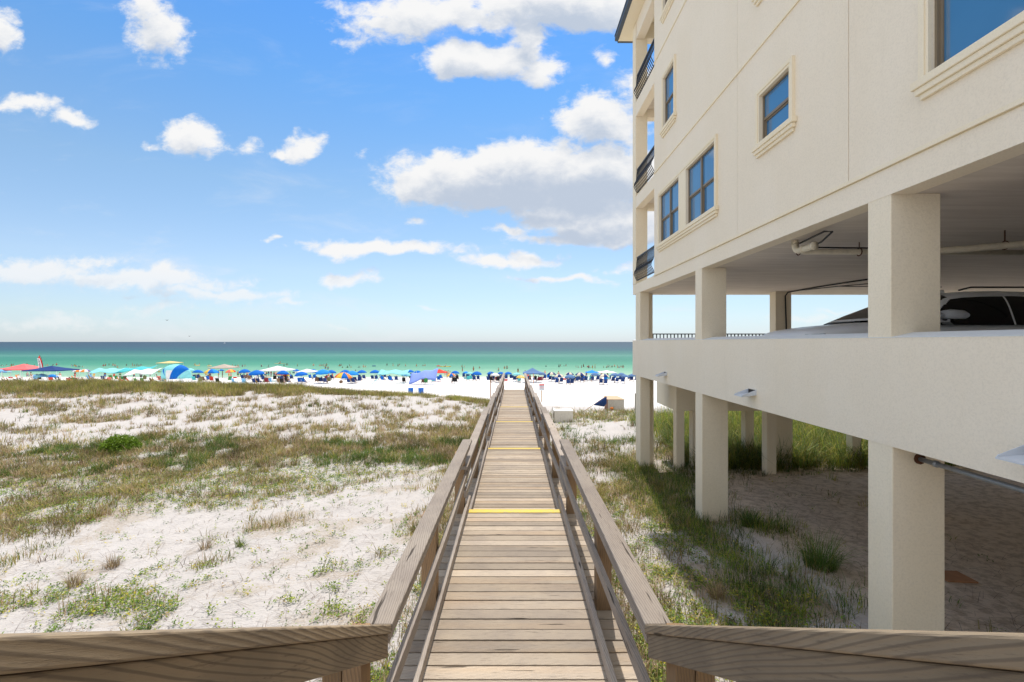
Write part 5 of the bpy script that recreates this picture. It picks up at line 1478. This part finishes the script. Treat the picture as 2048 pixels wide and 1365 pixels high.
# --- blue bins behind the ridge
BIN = fab('blue', 0)
for (px, d, lab) in ((821.5, 52, 'blue beach bin behind the dune grass, the left and lower one'), (842, 50, 'blue beach bin behind the dune grass, the right and bigger one')):
    x = at(px, d); z = float(ground(x, d)); e = empty('trash_bin', (x, d, z), lab, 'bin'); top_ = (VY - 776.5)*d/F - z
    m_ = MB(); m_.tube([(0,0,-.05),(0,0,top_-.12),(0,0,top_-.06)], [.24,.29,.30], 16); m_.build('barrel', BIN, e, smooth=False, world_=False)
    m_ = MB(); m_.tube([(0,0,top_-.055),(0,0,top_)], [.31,.29], 16); m_.build('lid', BIN, e, world_=False)
# --- marker post, warning sign, thin stake
POSTW = plain('brown_marker_wood', (.28,.15,.085), .8, .2, .3, 12)
d = 55; x = at(981.5, d); z = float(ground(x, d)); m_ = MB(); m_.box(x-.065, x+.065, d-.065, d+.065, z-.4, (VY-760.5)*d/F); o = m_.build('marker_post', POSTW, bevel=.01)
tag(o, 'bare brown wooden post on the sand left of the boardwalk rail', 'post')
d = 50; x = at(1083.5, d); z = float(ground(x, d)); e = empty('warning_sign', (x, d, z), 'small sign with a red header and grey lines on a wooden post', 'sign')
zt, zb2 = (VY-768.5)*d/F - z, (VY-781.5)*d/F - z; hw_ = 5.4/F*d
m_ = MB(); m_.box(-.055,.055,-.03,.05,-.3,zb2+.1); m_.build('post', WOODP, e, world_=False)
m_ = MB(); m_.box(-hw_,hw_,-.06,-.035,zb2,zt); pn = m_.build('panel', plain('sign_white', (.62,.64,.67), .5), e, world_=False)
m_ = MB(); m_.box(-hw_+.02,hw_-.02,-.068,-.061,zt-.15,zt-.02); a_ = m_.build('header', fab('red', 0)); a_.parent = pn
for k in range(5):
    m_ = MB(); zz = zt - .20 - k*.085; m_.box(-hw_+.06,hw_-.06-.05*(k%2),-.068,-.061,zz-.035,zz); a_ = m_.build('text_line', plain('sign_text', (.30,.33,.38), .6) if k != 2 else fab('pink', 0)); a_.parent = pn
d = 66; x = at(1182.5, d); z = float(ground(x, d)); m_ = MB(); m_.tube([(x,d,z-.3),(x,d,(VY-757)*d/F)], .018, 6); o = m_.build('thin_stake', WOODP); tag(o, 'thin bare stake standing alone on the white sand', 'stake')
d = 30; x = at(1271, d); z = float(ground(x, d)); m_ = MB(); m_.box(x-.05,x+.05,d-.05,d+.05,z-.3,(VY-787)*d/F); o = m_.build('grey_post', plain('grey_post_wood', (.35,.33,.30), .8), bevel=.008); tag(o, 'grey post half hidden by the house corner column', 'post')
# --- storage boxes at the edge of the dune
BOXW = plain('painted_box_wood', (.72,.69,.62), .7, .2, .15, 9, .3); BOXL = plain('box_lid_white', (.82,.80,.74), .6, .2, .05)
d = 27.3; x0, x1 = at(1109, d), at(1146, d); z = float(ground((x0+x1)/2, d)); zt = (VY-823)*d/F
e = empty('storage_box', ((x0+x1)/2, d, z), 'grey white storage box with its lid open, right beside the boardwalk rail', 'box')
m_ = MB(); t_ = .03
m_.box(x0,x1,d,d+t_,z-.1,zt); m_.box(x0,x1,d+.8-t_,d+.8,z-.1,zt); m_.box(x0,x0+t_,d+t_,d+.8-t_,z-.1,zt); m_.box(x1-t_,x1,d+t_,d+.8-t_,z-.1,zt); m_.build('box_body', BOXW, e, bevel=.004)
m_ = MB(); m_.box(x0+.031,x1-.031,d+.031,d+.769,z,z+.03); m_.build('floor', BOXW, e)
m_ = MB(); m_.hexa([(x0-.02,d-.02,zt+.004),(x1+.02,d-.02,zt+.004),(x1+.02,d+.82,zt+.01),(x0-.02,d+.82,zt+.01),(x0-.02,d-.02,zt+.024),(x1+.02,d-.02,zt+.024),(x1+.02,d+.82,zt+.03),(x0-.02,d+.82,zt+.03)]); m_.build('lid', BOXL, e)
m_ = MB(); m_.hexa([(x0-.13,d-.02,z+.1),(x0-.10,d-.02,z+.1),(x0-.06,d+.8,z+.1),(x0-.09,d+.8,z+.1),(x0-.13,d-.02,zt+.26),(x0-.10,d-.02,zt+.26),(x0-.06,d+.8,zt+.02),(x0-.09,d+.8,zt+.02)]); m_.build('side_flap', BOXL, e)
d = 34.0; x0, x1 = at(1216, d), at(1248.5, d); z = float(ground((x0+x1)/2, d)); zt = (VY-800)*d/F; yb = d + 1.35
z = min(z, zt - .75)
e = empty('wooden_crate', ((x0+x1)/2, d, z), 'weathered wooden beach crate with a sagging open top, farther and right of the white box', 'crate')
m_ = MB(); nb = 9
for k in range(nb): a, b_ = x0+(x1-x0)*k/nb, x0+(x1-x0)*(k+1)/nb; m_.box(a+.003,b_-.003,d,d+.025,z-.4,zt)
m_.build('front_panel', plain('grey_planks', (.58,.55,.49), .85, .1, .35, 14, .4), e)
m_ = MB(); m_.box(x0,x0+.03,d+.026,yb,z-.4,zt); m_.box(x1-.03,x1,d+.026,yb,z-.4,zt); m_.box(x0+.03,x1-.03,yb-.03,yb,z-.4,zt+.05); m_.build('side_panels', plain('red_brown_wood', (.24,.13,.08), .8, .2, .3, 12), e)
m_ = MB(); m_.hexa([(x0-.04,d-.03,zt+.003),(x1+.04,d-.03,zt+.003),(x1-.2,yb,zt+.10),(x0-.1,yb,zt+.10),(x0-.04,d-.03,zt+.03),(x1+.04,d-.03,zt+.03),(x1-.2,yb,zt+.13),(x0-.1,yb,zt+.13)]); m_.build('top_panel', plain('tan_planks', (.52,.38,.25), .8, .2, .3, 10), e)
m_ = MB(); m_.sphere((at(1223.5, d-.3), d-.3, (VY-817)*(d-.3)/F), .14, .1, .09, 10, 6); o = m_.build('orange_ball', fab('orange', 0), smooth=True); tag(o, 'orange toy lying at the foot of the wooden crate', 'toy')
d = 33.4; e = empty('folded_umbrella', (at(1170, d), d, float(ground(at(1170, d), d))), 'folded navy umbrella leaning slantwise against the wooden crate', 'umbrella')
q = lambda px, py: Vector((at(px, d), d, (VY-py)*d/F))
m_ = MB(); m_.tube([q(1168,823), q(1212,793)], .022, 6); m_.build('pole', WOODP, e)
a, b_ = q(1187,810), q(1213,793.5); dirv = (b_-a).normalized(); dn = Vector((dirv.z, 0, -dirv.x))
V = []; n = 12; Fs = []
for j, (u, lo_, w_) in enumerate(((0,.03,.05),(.25,.22,.10),(.5,.42,.14),(.75,.36,.13),(1,.03,.04))):
    c_ = a.lerp(b_, u) + dn*lo_*.55
    for k in range(n):
        an = 2*math.pi*k/n; V.append(c_ + dn*lo_*.6*math.cos(an)*(1 + .12*math.cos(3*an)) + Vector((0,1,0))*w_*math.sin(an))
for j in range(4):
    for k in range(n): Fs.append((j*n+k, j*n+(k+1)%n, (j+1)*n+(k+1)%n, (j+1)*n+k))
m_ = MB(); m_.add(V, Fs); m_.build('canopy', fab('navy', 0), e, smooth=True)
m_ = MB(); m_.tube([q(1196,820), q(1210,797)], .014, 5); m_.build('trim', POLEW, e)
# --- neighbouring walkover behind the house
e = empty('wooden_walkover', (18, 26, -4), 'brown wooden walkover on crossed legs behind the tall green grass under the house', 'walkway')
for k in range(11):
    xx_ = 14.6 + k*1.05; yy_ = 26 + (k % 2)*1.3; m_ = MB(); m_.box(xx_, xx_+.16, yy_, yy_+.16, float(ground(xx_, yy_))-.4, -3.05); m_.build('post', W_POST, e)
for k in range(5):
    xx_ = 14.6 + k*2.1; m_ = MB(); m_.beam((xx_, 25.96, -3.1), (xx_+1.0, 25.96, float(ground(xx_+1, 26))+.1), .05, .14, (0,1,0)); m_.build('brace', W_POST, e)
m_ = MB(); m_.box(14.2, 26, 25.9, 27.6, -3.05, -2.9); m_.build('deck', W_DECK, e)
for s in (25.95, 27.5): m_ = MB(); m_.box(14.2, 26, s, s+.05, -2.1, -1.98); m_.build('handrail', W_RAIL, e)
for k in range(6):
    m_ = MB(); m_.box(14.4+k*2.2, 14.5+k*2.2, 25.96, 26.05, -2.899, -2.101); m_.build('rail_post', W_POST, e)
# --- scrap board on the sand under the house
xx_, d = (1905-VX)*7.55/F, 7.55; z = float(ground(xx_, d)); m_ = MB(); m_.hexa([(xx_-.22,d-.16,z+.01),(xx_+.22,d-.20,z+.01),(xx_+.20,d+.14,z+.02),(xx_-.26,d+.16,z+.02),(xx_-.22,d-.16,z+.035),(xx_+.22,d-.20,z+.035),(xx_+.20,d+.14,z+.045),(xx_-.26,d+.16,z+.045)])
o = m_.build('scrap_board', plain('scrap_plywood', (.40,.20,.10), .8, .2, .3, 12)); tag(o, 'scrap of brown plywood on the shaded sand under the house', 'board')
# --- gulls and a distant boat
for (px, py, d, s, lab) in ((334,641,110,1.0,'dark gull in the air, the higher and more left of the two'),(379,673,100,.75,'dark gull low over the horizon, the lower one')):
    e = empty('gull', (at(px,d), d, (VY-py)*d/F), lab, 'bird')
    m_ = MB(); m_.tube([(-.05*s,-.22*s,0),(0,-.1*s,0),(0,.08*s,.01),(0,.2*s,.0),(0,.27*s,-.01)], [.01,.06*s,.07*s,.04*s,.008], 8); m_.build('body', plain('gull_grey', (.10,.10,.11), .7), e, smooth=True, world_=False)
    for sd in (-1, 1):
        m_ = MB(); m_.hexa([(0,-.06*s,.01),(sd*.28*s,-.05*s,.11*s),(sd*.28*s,.07*s,.11*s),(0,.09*s,.01),(0,-.06*s,.03),(sd*.28*s,-.05*s,.125*s),(sd*.28*s,.07*s,.125*s),(0,.09*s,.03)])
        m_.hexa([(sd*.28*s,-.05*s,.11*s),(sd*.52*s,-.08*s,.04*s),(sd*.54*s,-.03*s,.04*s),(sd*.28*s,.07*s,.11*s),(sd*.28*s,-.05*s,.125*s),(sd*.52*s,-.08*s,.05*s),(sd*.54*s,-.03*s,.05*s),(sd*.28*s,.07*s,.125*s)]); m_.build('wing', plain('gull_grey', (.10,.10,.11), .7), e, world_=False)
d = 2600; e = empty('motor_boat', (at(449, d), d, -8.8), 'tiny white motor boat near the horizon', 'boat')
m_ = MB(); m_.hexa([(-5,-1.4,0),(4,-1.4,0),(4,1.4,0),(-5,1.4,0),(-5.5,-1.8,1.8),(7.5,-.3,2.2),(7.5,.3,2.2),(-5.5,1.8,1.8)]); m_.build('hull', fab('white', 0), e, world_=False)
m_ = MB(); m_.hexa([(-2,-1.1,1.9),(2.5,-1.1,1.9),(2.5,1.1,1.9),(-2,1.1,1.9),(-1.6,-.9,4.0),(1.2,-.9,4.0),(1.2,.9,4.0),(-1.6,.9,4.0)]); m_.build('cabin', fab('white', 0), e, world_=False)
# --- labels that tell the repeats apart
from collections import defaultdict
slots = defaultdict(list)
for (o, desc, px) in TOLABEL:
    lp, ln = min(LAND, key=lambda a: abs(a[0]-px)); side = 'left' if px < lp else 'right'
    slots[(desc, ln, side)].append((abs(px-lp), o))
for (desc, ln, side), lst in slots.items():
    lst.sort(key=lambda a: a[0])
    for i, (_, o) in enumerate(lst):
        o['label'] = (desc + ', ' + (ORD[i] + ' one ' if len(lst) > 1 else '') + side + ' of ' + ln)
# prototypes were only templates
for r in PROTO.values():
    for ch in list(r.children): bpy.data.objects.remove(ch)
    bpy.data.objects.remove(r)
